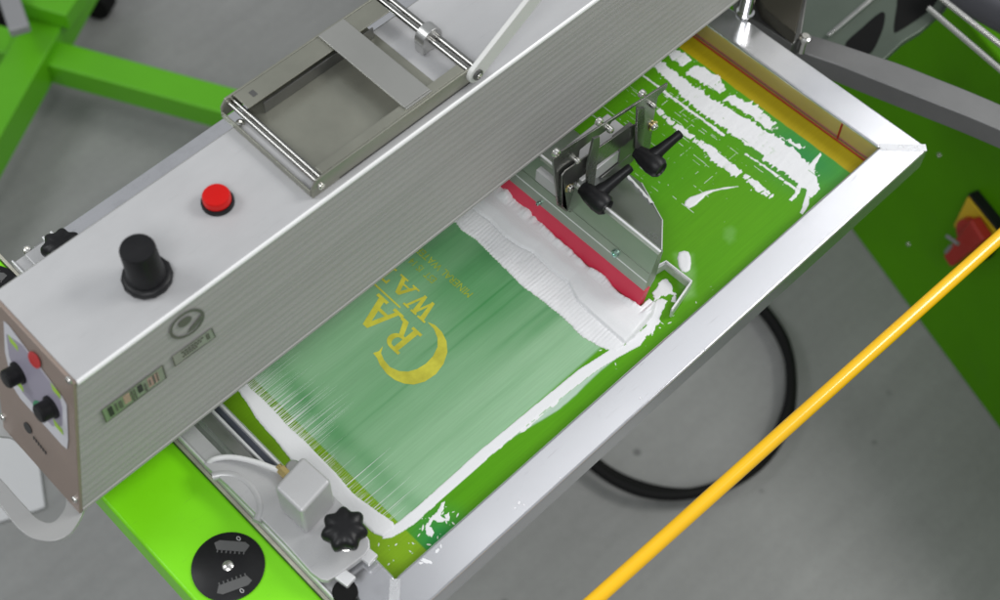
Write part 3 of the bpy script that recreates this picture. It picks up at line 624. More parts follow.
# slanted end panel
nrm = Vector((-(AT - AB), 0, 0.044)).normalized()                         # outward normal of the slanted end
pe = Vector((-0.4095, 0, AT))
def end_pt(px, py, off=0.0): return atp(px, py, pe + nrm * off, nrm)
bm = new_bm(); c4 = [(xend(AT) + 0.0019, YA + 0.0005, AT + 0.0003), (xend(AB - 0.001) + 0.0019, YA + 0.0005, AB - 0.001), (xend(AB - 0.001) + 0.0019, YB, AB - 0.001), (xend(AT) + 0.0019, YB, AT + 0.0003)]
prism(bm, c4, nrm * 0.0035); obj('end_plate', bm, M['taupe'], arm, 0.0006)
EO = 0.0022
def endface(name, pts, m, parent, off):
    bm = new_bm(); prism(bm, [end_pt(px, py, EO + off) for px, py in pts], -nrm * 0.0003)
    return obj(name, bm, m, parent, 0, False)
def ell(cx, cy, a, b, ang, n=24):
    ca_, sa_ = math.cos(ang), math.sin(ang)
    return [(cx + a * math.cos(t) * ca_ - b * math.sin(t) * sa_, cy + a * math.cos(t) * sa_ + b * math.sin(t) * ca_) for t in [2 * math.pi * k / n for k in range(n)]]
stk = endface('control_sticker', [(3.5, 321), (8, 325), (62, 397), (66.5, 405), (68, 440), (67, 449), (62, 445), (20, 398), (13, 387), (5, 352)], M['sticker'], arm, 0.0004)
endface('sticker_field', [(6, 334), (22, 345), (58, 393), (62, 408), (62, 426), (52, 426), (22, 392), (9, 356)], M['stickerdark'], stk, 0.0007)
for c in ((13, 343), (18.5, 384), (55.5, 391), (58, 427)):
    endface('function_mark', [(c[0] - 5, c[1] - 8), (c[0] + 4, c[1] + 3), (c[0] + 5, c[1] + 8), (c[0] - 3, c[1] - 1)], M['stickerlime'], stk, 0.0010)
endface('stop_mark', ell(34, 360, 9.5, 4.6, 1.05), M['stickerred'], stk, 0.0011)
endface('start_mark', ell(39, 409, 9.5, 4.6, 1.05), M['stickergreen'], stk, 0.0011)
endface('maker_mark', ell(27.5, 428, 6.5, 2.6, 1.05), M['print'], arm, 0.0004)
for t in range(6):
    a = (33 + t * 2.3, 436 + t * 2.9); endface('maker_text', [(a[0], a[1]), (a[0] + 1.2, a[1] + 1.5), (a[0] + 1.3, a[1] + 4.2), (a[0] + 0.1, a[1] + 2.8)], M['print'], arm, 0.0004)
for c in ((15, 370), (48, 404)):
    p = end_pt(c[0] + 5, c[1] + 2, EO); kb = new_bm()
    lathe(kb, p, nrm, [(0.0105, 0), (0.0105, 0.003), (0.0085, 0.004), (0.0085, 0.013), (0.0070, 0.0145), (0.001, 0.0148)], 28)
    obj('selector_knob', kb, M['black'], arm)
for c in ((4, 417), (76, 499), (70, 380)):
    screw(end_pt(c[0] - 1, c[1], EO), nrm, 0.0036, arm)

# top: knob and lamp
kp = Vector((-0.3130, 0.0925, AT)); kp = atz(148, 279, AT)
bm = new_bm(); lathe(bm, kp, (0, 0, 1), [(0.0205, 0.0), (0.0212, 0.002), (0.0212, 0.0058), (0.0198, 0.0072), (0.0175, 0.0078)], 14)
kb = obj('knob_nut', bm, M['black'], arm, 0.001)
bm = new_bm(); lathe(bm, kp + Vector((0, 0, 0.005)), (0, 0, 1), [(0.0165, 0), (0.0165, 0.005), (0.0152, 0.008), (0.0146, 0.0385), (0.0138, 0.0402), (0.0001, 0.0406)], 44)
obj('adjusting_knob', bm, M['black'], arm)
lp = atz(218, 203, AT)
bm = new_bm(); lathe(bm, lp, (0, 0, 1), [(0.0142, 0), (0.0142, 0.0035), (0.0134, 0.0048), (0.0118, 0.0048)], 40); lb = obj('lamp_bezel', bm, M['black'], arm)
bm = new_bm(); lathe(bm, lp + Vector((0, 0, 0.004)), (0, 0, 1), [(0.0122, 0), (0.0122, 0.0065), (0.0112, 0.0082), (0.0080, 0.0088), (0.0001, 0.0090)], 40); obj('lamp_lens', bm, M['redlens'], arm)

# stickers on the ribbed side (flat on the side, text marks as small strokes)
YF = YA - 0.0002
def sideface(name, pts, m, parent, off=0.0, th=0.0003):
    bm = new_bm(); prism(bm, [aty(px, py, YF - off) for px, py in pts], (0, th, 0)); return obj(name, bm, m, parent, 0, False)
def side_ring(name, pts, w_, m, parent, off=0.0):
    P = [aty(px, py, YF - off) for px, py in pts]; c = sum(P, Vector()) / len(P); n_ = len(P); bm = new_bm()
    o_ = [bm.verts.new(p) for p in P]; i_ = [bm.verts.new(p + (c - p).normalized() * w_) for p in P]
    for k in range(n_): bm.faces.new((o_[k], o_[(k + 1) % n_], i_[(k + 1) % n_], i_[k]))
    return obj(name, bm, m, parent, 0, False)
np1 = sideface('name_plate', [(101, 411), (163, 365), (167, 378), (106, 423)], mat('name_plate_green', (0.36, 0.40, 0.32), 0.6, 0.4), arm)
side_ring('plate_border', [(101, 411), (132, 388), (163, 365), (167, 378), (136.5, 400.5), (106, 423)], 0.0013, M['greyprint'], np1, 0.0003)
def along(a, b, t): return (a[0] + (b[0] - a[0]) * t, a[1] + (b[1] - a[1]) * t)
def blk(t0, t1, s0, s1, m, par, off=0.0004, q=((101, 411), (163, 365), (167, 378), (106, 423))):
    tl, tr, br, bl = q; f = lambda t, s: along(along(tl, tr, t), along(bl, br, t), s)
    sideface('printed_mark', [f(t0, s0), f(t1, s0), f(t1, s1), f(t0, s1)], m, par, off)
pinkm = mat('rose_print', (0.50, 0.33, 0.28), 0.3, 0.4)
for a_, b_, c_, d_, m_ in ((0.09, 0.16, 0.2, 0.85, M['print']), (0.20, 0.23, 0.25, 0.8, M['greyprint']), (0.26, 0.31, 0.3, 0.8, M['greyprint']), (0.34, 0.44, 0.15, 0.75, pinkm), (0.46, 0.49, 0.2, 0.9, M['greyprint']), (0.51, 0.53, 0.2, 0.9, M['greyprint']), (0.57, 0.64, 0.2, 0.7, M['print']), (0.67, 0.70, 0.35, 0.9, M['greyprint']), (0.73, 0.90, 0.2, 0.8, pinkm), (0.75, 0.77, 0.3, 0.7, M['greyprint']), (0.81, 0.84, 0.2, 0.8, M['greyprint']), (0.87, 0.89, 0.2, 0.8, M['greyprint'])):
    blk(a_, b_, c_, d_, m_, np1, 0.0004 if m_ is pinkm else 0.0007)
q2 = ((171.5, 357), (212, 328), (216, 337), (175, 367))
np2 = sideface('rating_plate', list(q2), mat('rating_plate_grey', (0.40, 0.41, 0.37), 0.6, 0.4), arm)
side_ring('plate_border', [q2[0], along(q2[0], q2[1], .5), q2[1], q2[2], along(q2[2], q2[3], .5), q2[3]], 0.0012, M['greyprint'], np2, 0.0003)
for a_, b_, c_, d_ in ((0.22, 0.78, 0.22, 0.34), (0.26, 0.72, 0.44, 0.54), (0.22, 0.60, 0.64, 0.74), (0.82, 0.92, 0.25, 0.75)):
    for j in range(7 if b_ - a_ > 0.2 else 1):
        n_ = 7 if b_ - a_ > 0.2 else 1; s_ = (b_ - a_) / n_; blk(a_ + s_ * j, a_ + s_ * (j + 0.75), c_, d_, M['greyprint'], np2, 0.0005, q2)
em = side_ring('round_emblem', ell(187, 324, 20.5, 11, -0.66), 0.0028, M['greyprint'], arm)
sideface('emblem_mark', ell(185, 322, 8, 3.6, -0.66), M['greyprint'], em, 0.0002)
sideface('emblem_mark', [(188, 333), (194, 329), (202, 318), (204, 313), (199, 318), (192, 326)], M['greyprint'], em, 0.0002)

# sheet-metal hinge tray on the arm
tray = thing('hinge_tray', (-0.06, 0.13, AT), 'olive grey sheet metal hinge tray screwed on top of the silver arm', 'bracket')
tx0, tx1, ty0, ty1 = -0.1600, 0.0320, 0.0690, 0.1930
zf = AT + 0.0005
bm = new_bm(); box(bm, (tx0 + 0.012, ty0 + 0.010, zf), (tx1 - 0.03, ty1 - 0.010, zf + 0.0016)); obj('floor_plate', bm, M['olive'], tray, 0.0003)
def flange(y0, y1, name):
    bm = new_bm(); hh = 0.020
    pts = [(tx0, zf), (tx0 + 0.001, zf + hh - 0.007), (tx0 + 0.007, zf + hh), (tx1 - 0.007, zf + hh), (tx1, zf + hh - 0.006), (tx1 + 0.001, zf)]
    prism(bm, [(x, y0, z) for x, z in pts], (0, y1 - y0, 0)); return obj(name, bm, M['olive'], tray, 0.0006)
flange(ty0, ty0 + 0.0022, 'side_flange'); flange(ty1 - 0.0022, ty1, 'side_flange')
bm = new_bm(); box(bm, (tx0 + 0.015, ty0 + 0.0025, zf + 0.0185), (tx1 - 0.012, ty0 + 0.0120, zf + 0.0198)); obj('top_lip', bm, M['olive'], tray, 0.0004)
bm = new_bm(); box(bm, (tx0 + 0.015, ty1 - 0.0235, zf + 0.0185), (tx1 - 0.012, ty1 - 0.0025, zf + 0.0198)); obj('top_lip', bm, M['olive'], tray, 0.0004)
bm = new_bm(); box(bm, (tx0, ty0 + 0.0025, zf), (tx0 + 0.0016, ty1 - 0.0025, zf + 0.008)); obj('end_lip', bm, M['olive'], tray, 0.0004)
bm = new_bm(); box(bm, (tx0 + 0.112, ty0 + 0.006, zf + 0.0205), (tx0 + 0.142, ty1 - 0.003, zf + 0.0222)); box(bm, (tx0 + 0.112, ty0 + 0.0035, zf + 0.002), (tx0 + 0.142, ty0 + 0.0055, zf + 0.0222)); obj('cross_plate', bm, mat('pale_bracket', (0.36, 0.36, 0.34), 0.6, 0.38, 0.06, 12), tray, 0.0005)
for xx in (tx0 + 0.0090, tx0 + 0.0140):
    bm = new_bm(); cyl(bm, (xx, ty0 + 0.002, zf + 0.0135), (xx, ty1 - 0.002, zf + 0.0135), 0.0021, seg=16); obj('tie_rod', bm, M['rodsteel'], tray)
for xx in (tx1 - 0.006, tx1 + 0.001):
    bm = new_bm(); cyl(bm, (xx, ty0 + 0.002, zf + 0.0145), (xx, ty1 - 0.002, zf + 0.0145), 0.0030, seg=16); obj('hinge_rod', bm, M['rodsteel'], tray)
bm = new_bm(); cyl(bm, (tx1 - 0.004, 0.121, zf + 0.014), (tx1 - 0.004, 0.133, zf + 0.014), 0.0120, seg=28); box(bm, (tx1 - 0.016, 0.1215, zf + 0.001), (tx1 + 0.004, 0.1325, zf + 0.012)); obj('clamp_ring', bm, M['steel'], tray, 0.0008)
screw((tx0 + 0.010, ty0 - 0.0002, zf + 0.0095), (0, -1, 0), 0.0036, tray); screw((tx0 + 0.007, ty1 - 0.018, zf + 0.001), (0, 0, 1), 0.0042, tray)
for (ya_, yb_) in ((ty0 + 0.0123, ty0 + 0.0138), (ty1 - 0.0250, ty1 - 0.0237)):
    bm = new_bm(); box(bm, (tx0 + 0.030, ya_, zf + 0.0017), (tx1 - 0.034, yb_, zf + 0.0150)); obj('inner_fold', bm, M['darksteel'], tray, 0.0002)
# dark slot lines in flanges
bm = new_bm(); box(bm, (tx0 + 0.030, ty0 - 0.0003, zf + 0.0012), (tx1 - 0.004, ty0 - 0.0001, zf + 0.0026)); obj('flange_slot', bm, M['print'], tray, 0, False)
bm = new_bm(); box(bm, (tx0 + 0.026, ty1 - 0.017, zf + 0.0199), (tx0 + 0.031, ty1 - 0.010, zf + 0.0201)); obj('flange_slot', bm, M['darksteel'], tray, 0, False)

# white lift link
link = thing('lift_link', tuple(atz(467, 78, 0.275)), 'flat white lift link pivoted at the right end of the hinge tray', 'link bar')
bm = new_bm(); a = Vector((0.0290, 0.0640, 0.272)); b = Vector((0.200, 0.0640, 0.372)); d = (b - a).normalized(); nn = Vector((-d.z, 0, d.x))
pts = []
for k in range(13):
    t = math.pi / 2 + math.pi * k / 12; pts.append(a + d * (0.0095 * math.cos(t)) + nn * (0.0095 * math.sin(t)))
for k in range(13):
    t = -math.pi / 2 + math.pi * k / 12; pts.append(b + d * (0.0095 * math.cos(t)) + nn * (0.0095 * math.sin(t)))
prism(bm, pts, (0, 0.0050, 0)); obj('link_bar', bm, M['white'], link, 0.0006)
bm = new_bm(); lathe(bm, a + Vector((0, 0.0005, 0)), (0, -1, 0), [(0.0055, 0), (0.0055, 0.0025), (0.0040, 0.0035), (0.0022, 0.0035), (0.0022, 0.001)], 24); obj('pivot_bolt', bm, M['darksteel'], link)
screw(a + Vector((0, -0.002, 0)), (0, -1, 0), 0.003, link)

# grey loop handle below the end of the arm
hd = thing('loop_handle', (-0.47, 0.10, 0.074), 'smoky grey loop handle sticking out below the control panel', 'handle')
HO = [(0, 506), (10, 519), (20, 530), (32, 538), (48, 541), (60, 539), (70, 533), (78, 522), (83, 511), (85, 500), (60, 470), (30, 440), (0, 415), (-40, 380), (-75, 372), (-90, 390), (-85, 412), (-60, 440)]
HI = [(0, 478), (16, 496), (28, 509), (36, 517), (46, 522), (54, 521), (60, 515), (65, 507), (66, 499), (62, 491), (40, 466), (14, 439), (-8, 432), (-36, 398), (-55, 392), (-66, 398), (-60, 412), (-40, 436)]
bm = new_bm(); zt = 0.0775
def ringm(P, z): return [bm.verts.new(atz(px, py, zt) + Vector((0, 0, z - zt))) for px, py in P]
def dens(P, n=6):
    Q = [Vector((p[0], p[1], 0)) for p in P]; m_ = len(Q); out = []
    for i in range(m_):
        a, b, c, d = Q[i - 1], Q[i], Q[(i + 1) % m_], Q[(i + 2) % m_]
        for k in range(n):
            t = k / n; r = 0.5 * ((2 * b) + (c - a) * t + (2 * a - 5 * b + 4 * c - d) * t * t + (3 * b - a - 3 * c + d) * t ** 3); out.append((r.x, r.y))
    return out
HO = dens(HO); HI = dens(HI)
o1 = ringm(HO, zt); o0 = ringm(HO, zt - 0.005); i1 = ringm(HI, zt); i0 = ringm(HI, zt - 0.005); n = len(HO)
for k in range(n):
    j = (k + 1) % n
    bm.faces.new((o1[k], o1[j], i1[j], i1[k])); bm.faces.new((o0[k], i0[k], i0[j], o0[j])); bm.faces.new((o1[k], o0[k], o0[j], o1[j])); bm.faces.new((i1[k], i1[j], i0[j], i0[k]))
obj('loop_plate', bm, M['acrylic'], hd, 0.0008)

# ------------------------------------------------------------ lime beam with dials
bx0, bx1, bz = -0.4265, -0.3430, 0.020
beam = thing('lime_beam', (-0.385, 0.1, bz - 0.06), 'bright lime cross beam running under the control end of the silver arm', 'beam')
bm = new_bm(); box(bm, (bx0, -0.60, bz - 0.06), (bx1, 0.75, bz)); obj('beam_tube', bm, M['lime'], beam, 0.0035, seg=3)
bm = new_bm(); box(bm, (bx1 + 0.0006, -0.60, bz - 0.05), (bx1 + 0.0040, 0.75, bz + 0.0015)); obj('cream_edge_strip', bm, M['cream'], beam, 0.0006)
for dc_ in (atz(228, 566, bz + 0.002), atz(-14, 292, bz + 0.002)):
    bm = new_bm(); lathe(bm, dc_ - Vector((0, 0, 0.0018)), (0, 0, 1), [(0.0330, 0), (0.0330, 0.0014), (0.0322, 0.0018), (0.0001, 0.0018)], 56); dd = obj('dial_disc', bm, M['black'], beam)
    bm = new_bm(); lathe(bm, dc_ - Vector((0, 0, 0.0004)), (0, 0, 1), [(0.0052, 0), (0.0050, 0.0018), (0.0032, 0.0030), (0.0001, 0.0033)], 24); obj('dial_screw', bm, M['bolt'], dd)
    for s in (1, -1):
        bm = new_bm()
        u = Vector((0.62 * s + 0.30, -0.78 * s + 0.2 * 0, 0)).normalized() if s > 0 else Vector((-0.35, -0.94, 0)).normalized()
        u = Vector((0.75, 0.66, 0)) if s > 0 else Vector((-0.38, -0.92, 0)); u.normalize(); v_ = Vector((-u.y, u.x, 0)); c_ = dc_ + u * 0.0180 + Vector((0, 0, 0.0002))
        prism(bm, [c_ + v_ * (p * 1.3) + u * (q * 1.5) for p, q in ((-0.010, -0.0022), (0.010, -0.0022), (0.0125, 0.002), (0.009, 0.004), (-0.009, 0.004), (-0.0125, 0.002))], (0, 0, 0.0002))
        for k in range(7):
            e = c_ + v_ * (-0.0120 + k * 0.0040) - u * (0.0033 + 0.0012); prism(bm, [e - v_ * 0.0006 - u * 0.0014, e + v_ * 0.0006 - u * 0.0014, e + v_ * 0.0006 + u * 0.0014, e - v_ * 0.0006 + u * 0.0014], (0, 0, 0.0002))
        obj('dial_scale', bm, M['discprint'], dd, 0, False)
        bm = new_bm(); e = dc_ + u * 0.0270 + v_ * (-0.005 * s) + Vector((0, 0, 0.0003)); N_ = 20
        o_ = [bm.verts.new(e + Vector((math.cos(6.283 * k / N_) * 0.0017, math.sin(6.283 * k / N_) * 0.0024, 0))) for k in range(N_)]; i_ = [bm.verts.new(e + Vector((math.cos(6.283 * k / N_) * 0.0010, math.sin(6.283 * k / N_) * 0.0016, 0))) for k in range(N_)]
        for k in range(N_): bm.faces.new((o_[k], o_[(k + 1) % N_], i_[(k + 1) % N_], i_[k]))
        obj('dial_zero', bm, M['discwhite'], dd, 0, False)

# ------------------------------------------------------------ clamp channel and clamps on the left frame rail
ch = thing('clamp_channel', (-0.31, 0.08, -0.02), 'grey clamp channel with two bright rails between lime beam and screen', 'channel')
bm = new_bm(); box(bm, (bx1 + 0.0042, -0.135, -0.02), (XI0 - 0.03, 0.36, 0.0300)); obj('channel_base', bm, M['grey'], ch, 0.0008)
bm = new_bm(); box(bm, (bx1 + 0.0044, -0.135, 0.0302), (bx1 + 0.0062, 0.36, 0.0345)); obj('edge_lip', bm, M['edge'], ch, 0.0004)
bm = new_bm(); box(bm, (-0.3120, -0.060, 0.0304), (-0.3010, 0.36, 0.0325)); obj('channel_step', bm, M['steel'], ch, 0.0006)
bm = new_bm(); box(bm, (-0.3005, -0.062, 0.0304), (-0.2980, 0.36, 0.0385)); obj('bright_rail', bm, M['edge'], ch, 0.0006)
bm = new_bm(); box(bm, (-0.2978, -0.062, 0.0303), (-0.2912, 0.36, 0.0318)); obj('dark_slot', bm, mat('dark_slot', (0.10, 0.11, 0.14), 0.5, 0.35), ch)
bm = new_bm(); box(bm, (-0.2910, -0.062, 0.0304), (-0.2886, 0.36, 0.0385)); obj('bright_rail', bm, M['edge'], ch, 0.0006)

cl1 = thing('screen_clamp', (-0.305, -0.09, 0.03), 'pale grey clamp with square block and black star knob beside the black dial', 'clamp', 'clamps holding the screen')
zc = 0.0345
plate = [(188, 448), (205, 470), (236, 472), (262, 462), (284, 470), (300, 478), (322, 490), (343, 510), (363, 535), (370, 546), (371, 553), (365, 560), (353, 568), (330, 584), (322, 580), (300, 566), (262, 517), (240, 487), (200, 452)]
bm = new_bm(); prism(bm, [atz(px, py, zc) for px, py in [(204, 467), (216, 461), (234, 460), (262, 466), (284, 470), (305, 482), (328, 493), (347, 512), (364, 534), (370, 543), (370.5, 551), (366, 558), (354, 567), (336, 580), (329, 584), (322, 583), (312, 576), (285, 546), (255, 515), (228, 488)]], (0, 0, 0.0085))
obj('clamp_plate', bm, M['grey'], cl1, 0.0015)
bm = new_bm(); tube(bm, [atz(px, py, zc + 0.0085) - Vector((0, 0, 0.0034)) for px, py in ((212, 475), (222, 473), (236, 475), (250, 485), (258, 498), (260, 510), (256, 520))], 0.0045, 16, 6)
obj('raised_ring', bm, M['grey'], cl1)
bm = new_bm(); prism(bm, [(p.x, p.y, zc + 0.0078) for p in (atz(280, 509, zc + 0.0085), atz(307, 535, zc + 0.0085), atz(336, 503, zc + 0.0085), atz(308, 478, zc + 0.0085))], (0, 0, 0.049))
obj('clamp_block', bm, M['grey'], cl1, 0.0040, seg=3)
def starknob(parent, c, name='star_knob'):
    bm = new_bm(); N_ = 84; prof_ = [(0.82, 0.0), (0.98, 0.003), (1.0, 0.007), (0.95, 0.0115), (0.80, 0.0145), (0.45, 0.016), (0.30, 0.0162)]; rings = []
    for s, hh in prof_:
        rings.append([bm.verts.new(c + Vector((math.cos(2 * math.pi * k / N_) * s * r_, math.sin(2 * math.pi * k / N_) * s * r_, hh))) for k in range(N_) for r_ in (0.0192 * (1 + 0.105 * math.cos(7 * 2 * math.pi * k / N_)),)])
    for a, b in zip(rings, rings[1:]):
        for i in range(N_): bm.faces.new((a[i], a[(i + 1) % N_], b[(i + 1) % N_], b[i]))
    bm.faces.new(rings[0][::-1]); bm.faces.new(rings[-1]); k_ = obj(name, bm, M['black'], parent, angle=60)
    bm = new_bm(); cyl(bm, c + Vector((0, 0, -0.022)), c + Vector((0, 0, 0.001)), 0.0055, seg=20); lathe(bm, c + Vector((0, 0, -0.020)), (0, 0, 1), [(0.0105, 0), (0.0105, 0.003), (0.0085, 0.004), (0.0001, 0.004)], 28); obj('knob_stud', bm, M['bolt'], k_)
starknob(cl1, atz(344, 528, zc + 0.036) - Vector((0, 0, 0.010)))
for (p0, p1) in (((358, 549), (374, 562)), ((333, 570), (352, 584))):
    bm = new_bm(); a = atz(*p0, zc + 0.001); b = atz(*p1, zc + 0.001); d = (b - a); n_ = Vector((-d.y, d.x, 0)).normalized() * 0.0060
    prism(bm, [a - n_, b - n_, b + n_, a + n_], (0, 0, 0.006)); obj('clamp_jaw', bm, M['edge'], cl1, 0.0012)
bm = new_bm(); c_ = atz(345, 592, 0.034); lathe(bm, c_ - Vector((0, 0, 0.01)), (0, 0, 1), [(0.0115, 0), (0.0115, 0.011), (0.0100, 0.0125), (0.0001, 0.0125)], 32); obj('rubber_stop', bm, M['rubber'], cl1)
bm = new_bm(); tube(bm, [atz(208, 463, 0.040), atz(214, 459, 0.045), atz(228, 457, 0.047), atz(244, 459, 0.048), atz(262, 464, 0.049), atz(282, 472, 0.050)], 0.0026, 12); ob = obj('air_tube', bm, M['tube'], cl1)
bm = new_bm(); a = atz(281, 469, 0.050); b = atz(289, 477, 0.050); cyl(bm, a, b, 0.0052, seg=6); cyl(bm, a - (b - a) * 0.35, a, 0.0037, seg=16); obj('tube_fitting', bm, M['brassy'], cl1, 0.0004)
bm = new_bm(); c_ = atz(294, 470, 0.044); lathe(bm, c_, (0, 0, 1), [(0.0075, 0), (0.0075, 0.006), (0.006, 0.0075), (0.0001, 0.0075)], 24); obj('round_boss', bm, M['steel'], cl1)

cl2 = thing('screen_clamp', (-0.30, 0.30, 0.03), 'clamp with black star knob just visible behind the far side of the silver arm', 'clamp', 'clamps holding the screen')
starknob(cl2, atz(60, 243, 0.055) - Vector((0, 0, 0.014)))
bm = new_bm(); box(bm, (-0.325, 0.285, 0.0306), (-0.276, 0.358, 0.0345)); obj('clamp_plate', bm, M['grey'], cl2, 0.002)
c_ = atz(28, 251, 0.030)
screw(c_, (0, 0, 1), 0.0045, cl2, h=0.006)

# ------------------------------------------------------------ squeegee and flood bar
sq = thing('squeegee', (0.10, 0.09, 0.0), 'red bladed squeegee in a grey green metal holder, standing in the white ink bead', 'squeegee')
SY0, SY1 = -0.1050, 0.285
def bar_xz(pts, y0, y1, name, m, parent, bev=0.0004, skew=0.0):
    bm = new_bm(); prism(bm, [(x, y0, z) for x, z in pts], (0, y1 - y0, 0)); return obj(name, bm, m, parent, bev)
bar_xz([(0.0950, 0.0010), (0.0935, 0.004), (0.1015, 0.024), (0.1100, 0.024), (0.1030, 0.001)], SY0, SY1, 'rubber_blade', M['redblade'], sq, 0.0005)
bar_xz([(0.1008, 0.0205), (0.1048, 0.036), (0.1042, 0.0368), (0.1072, 0.0480), (0.1078, 0.0482), (0.1150, 0.0755), (0.1185, 0.0770), (0.1225, 0.0755), (0.1175, 0.030), (0.1120, 0.0205)], SY0 + 0.0012, SY1, 'blade_holder', M['squeegee'], sq, 0.0006)
bm = new_bm(); box(bm, (0.1170, SY0 + 0.0012, 0.0765), (0.1195, SY1, 0.0785)); obj('holder_lip', bm, M['edge'], sq, 0.0004)
hn = Vector((-0.97, 0, 0.25)).normalized()
for c in ((616, 253), (539.5, 203)):
    p = atp(c[0], c[1], (0.1060, 0, 0.042), hn); screw(p + hn * 0.0008, hn, 0.0045 if c[0] > 600 else 0.0022, sq, mat('teal_zinc', (0.45, 0.62, 0.58), 1, 0.25), h=0.004)
bm = new_bm(); prism(bm, [Vector((0.10455, SY0 + 0.0014, 0.0362)), Vector((0.10455, SY1, 0.0362)), Vector((0.10490, SY1, 0.0376)), Vector((0.10490, SY0 + 0.0014, 0.0376))], hn * 0.0007); obj('holder_rib', bm, M['edge'], sq, 0)
# bent end guard
bm = new_bm(); P = [atz(*p, 0.006) for p in ((652, 274), (665, 266), (690, 286), (671, 314))]
zt_ = 0.013
for a, b in zip(P, P[1:]):
    d = (b - a).normalized(); n_ = Vector((-d.y, d.x, 0)) * 0.0011
    e0 = a - d * 0.0008; e1 = b + d * 0.0008
    quadbox(bm, [e0 - n_ + Vector((0, 0, -0.005)), e1 - n_ + Vector((0, 0, -0.005)), e1 + n_ + Vector((0, 0, -0.005)), e0 + n_ + Vector((0, 0, -0.005)), e0 - n_ + Vector((0, 0, 0.007)), e1 - n_ + Vector((0, 0, 0.007)), e1 + n_ + Vector((0, 0, 0.007)), e0 + n_ + Vector((0, 0, 0.007))])
obj('end_guard', bm, mat('ink_stained_steel', (0.66, 0.67, 0.67), 0.4, 0.4, 0.15, 90), sq, 0.0003)
bm = new_bm(); tube(bm, [P[0] + Vector((0.001, 0.001, 0.009)), P[1] + Vector((0.0, 0, 0.009)), P[2] + Vector((0.0006, 0, 0.009)), P[3] + Vector((0, 0, 0.009))], 0.0011, 8, 5, False); obj('guard_ink_rim', bm, M['inkplain'], sq)

fb = thing('flood_bar', (0.16, 0.09, 0.02), 'dark steel flood bar with a clipped corner and ink stained edge, behind the squeegee', 'flood bar')
FPn = Vector((0.055, 0, 0.082)).normalized()
def fbp(x, y): return Vector((x, y, 0.0755 - (x - 0.1200) * (0.0555 / 0.082)))
fpts = [fbp(0.1200, -0.1040), fbp(0.1690, -0.0655), fbp(0.2030, -0.0080), fbp(0.2030, 0.27), fbp(0.1200, 0.27)]
bm = new_bm(); prism(bm, fpts, (0, 0, -0.0022)); obj('flood_plate', bm, M['flood'], fb, 0.0004)
def edge_strip(a, b, w_, m, name, th=0.0008, par=None, wob=0.0):
    bm = new_bm(); d = (b - a).normalized(); n_ = d.cross(FPn).normalized(); K = 26; top = []; bot = []
    for k in range(K + 1):
        p = a.lerp(b, k / K) + FPn * 0.0003; ww = w_ * (1 + wob * (vnoise(np.array([k * 0.9]), np.array([w_ * 999]))[0] * 2 - 1)); top.append(bm.verts.new(p + n_ * ww)); bot.append(bm.verts.new(p - n_ * w_ * 0.3))
    top2 = [bm.verts.new(v.co + FPn * th) for v in top]; bot2 = [bm.verts.new(v.co + FPn * th) for v in bot]
    for k in range(K):
        bm.faces.new((top2[k], top2[k + 1], bot2[k + 1], bot2[k])); bm.faces.new((top[k], top2[k], top2[k + 1], top[k + 1])); bm.faces.new((bot[k], bot[k + 1], bot2[k + 1], bot2[k]))
    return obj(name, bm, m, par or fb, 0, False)
edge_strip(fpts[1], fpts[0], 0.0011, M['edge'], 'plate_edge', 0.0003)
edge_strip(fpts[2], fpts[1], 0.0010, M['edge'], 'plate_edge', 0.0003)
edge_strip(fbp(0.2030, 0.03), fbp(0.1835, -0.0405), 0.0028, M['inkplain'], 'edge_ink', 0.0009, None, 0.8)

# ------------------------------------------------------------ squeegee carriage
cg = thing('squeegee_carriage', (0.15, 0.02, 0.07), 'steel bracket plates with bolts and two black lever handles, gripping squeegee and flood bar', 'bracket')
YP = 0.010
def plate_y(pts, y, th, name, m, par, bev=0.0004):
    bm = new_bm(); prism(bm, [aty(px, py, y) for px, py in pts], (0, th, 0)); return obj(name, bm, m, par, bev)
plate_y([(553, 160), (560, 152.5), (668, 83.5), (667, 88), (658, 97), (654, 118), (650, 150), (643, 158), (636, 150), (640, 112), (636, 106), (612, 122), (606, 131), (590, 142), (580, 150), (578, 165), (577, 216), (574, 217), (558, 206), (555, 180)], YP, 0.0022, 'main_plate', M['bracket'], cg)
plate_y([(562, 176), (566, 171), (628, 128), (638, 124), (640, 130), (636, 137), (572, 184), (566, 186), (563, 206), (572, 214), (563, 208)], YP - 0.004, 0.0018, 'cross_strap', M['bracket'], cg)
plate_y([(594, 139), (600, 137), (600, 143), (594, 190), (587, 190), (588, 166)], YP - 0.010, 0.0030, 'clamp_link', M['bracket'], cg)
plate_y([(638, 109), (645, 108), (645, 118), (643, 158), (637, 158), (637, 130)], YP - 0.010, 0.0030, 'clamp_link', M['bracket'], cg)
bm = new_bm(); a = aty(602, 121, YA - 0.012); a2 = aty(562, 151, YA - 0.012)
box(bm, (a2.x - 0.03, YP + 0.004, a2.z - 0.030), (a.x + 0.018, YA - 0.004, a2.z - 0.012)); obj('slide_block', bm, M['grey'], cg, 0.0012)
bm = new_bm(); box(bm, (a2.x - 0.026, YP + 0.0025, a2.z - 0.060), (a.x + 0.010, YP + 0.020, a2.z - 0.032)); obj('rear_jaw', bm, M['darksteel'], cg, 0.001)
hb_ = new_bm(); p_ = aty(573, 200, YP + 0.004); box(hb_, (0.104, YP + 0.003, 0.060), (0.1245, YP + 0.016, 0.108)); obj('holder_jaw', hb_, M['darksteel'], cg, 0.001)
hb_ = new_bm(); box(hb_, (0.185, YP + 0.003, 0.030), (0.212, YP + 0.016, 0.085)); obj('holder_jaw', hb_, M['darksteel'], cg, 0.001)
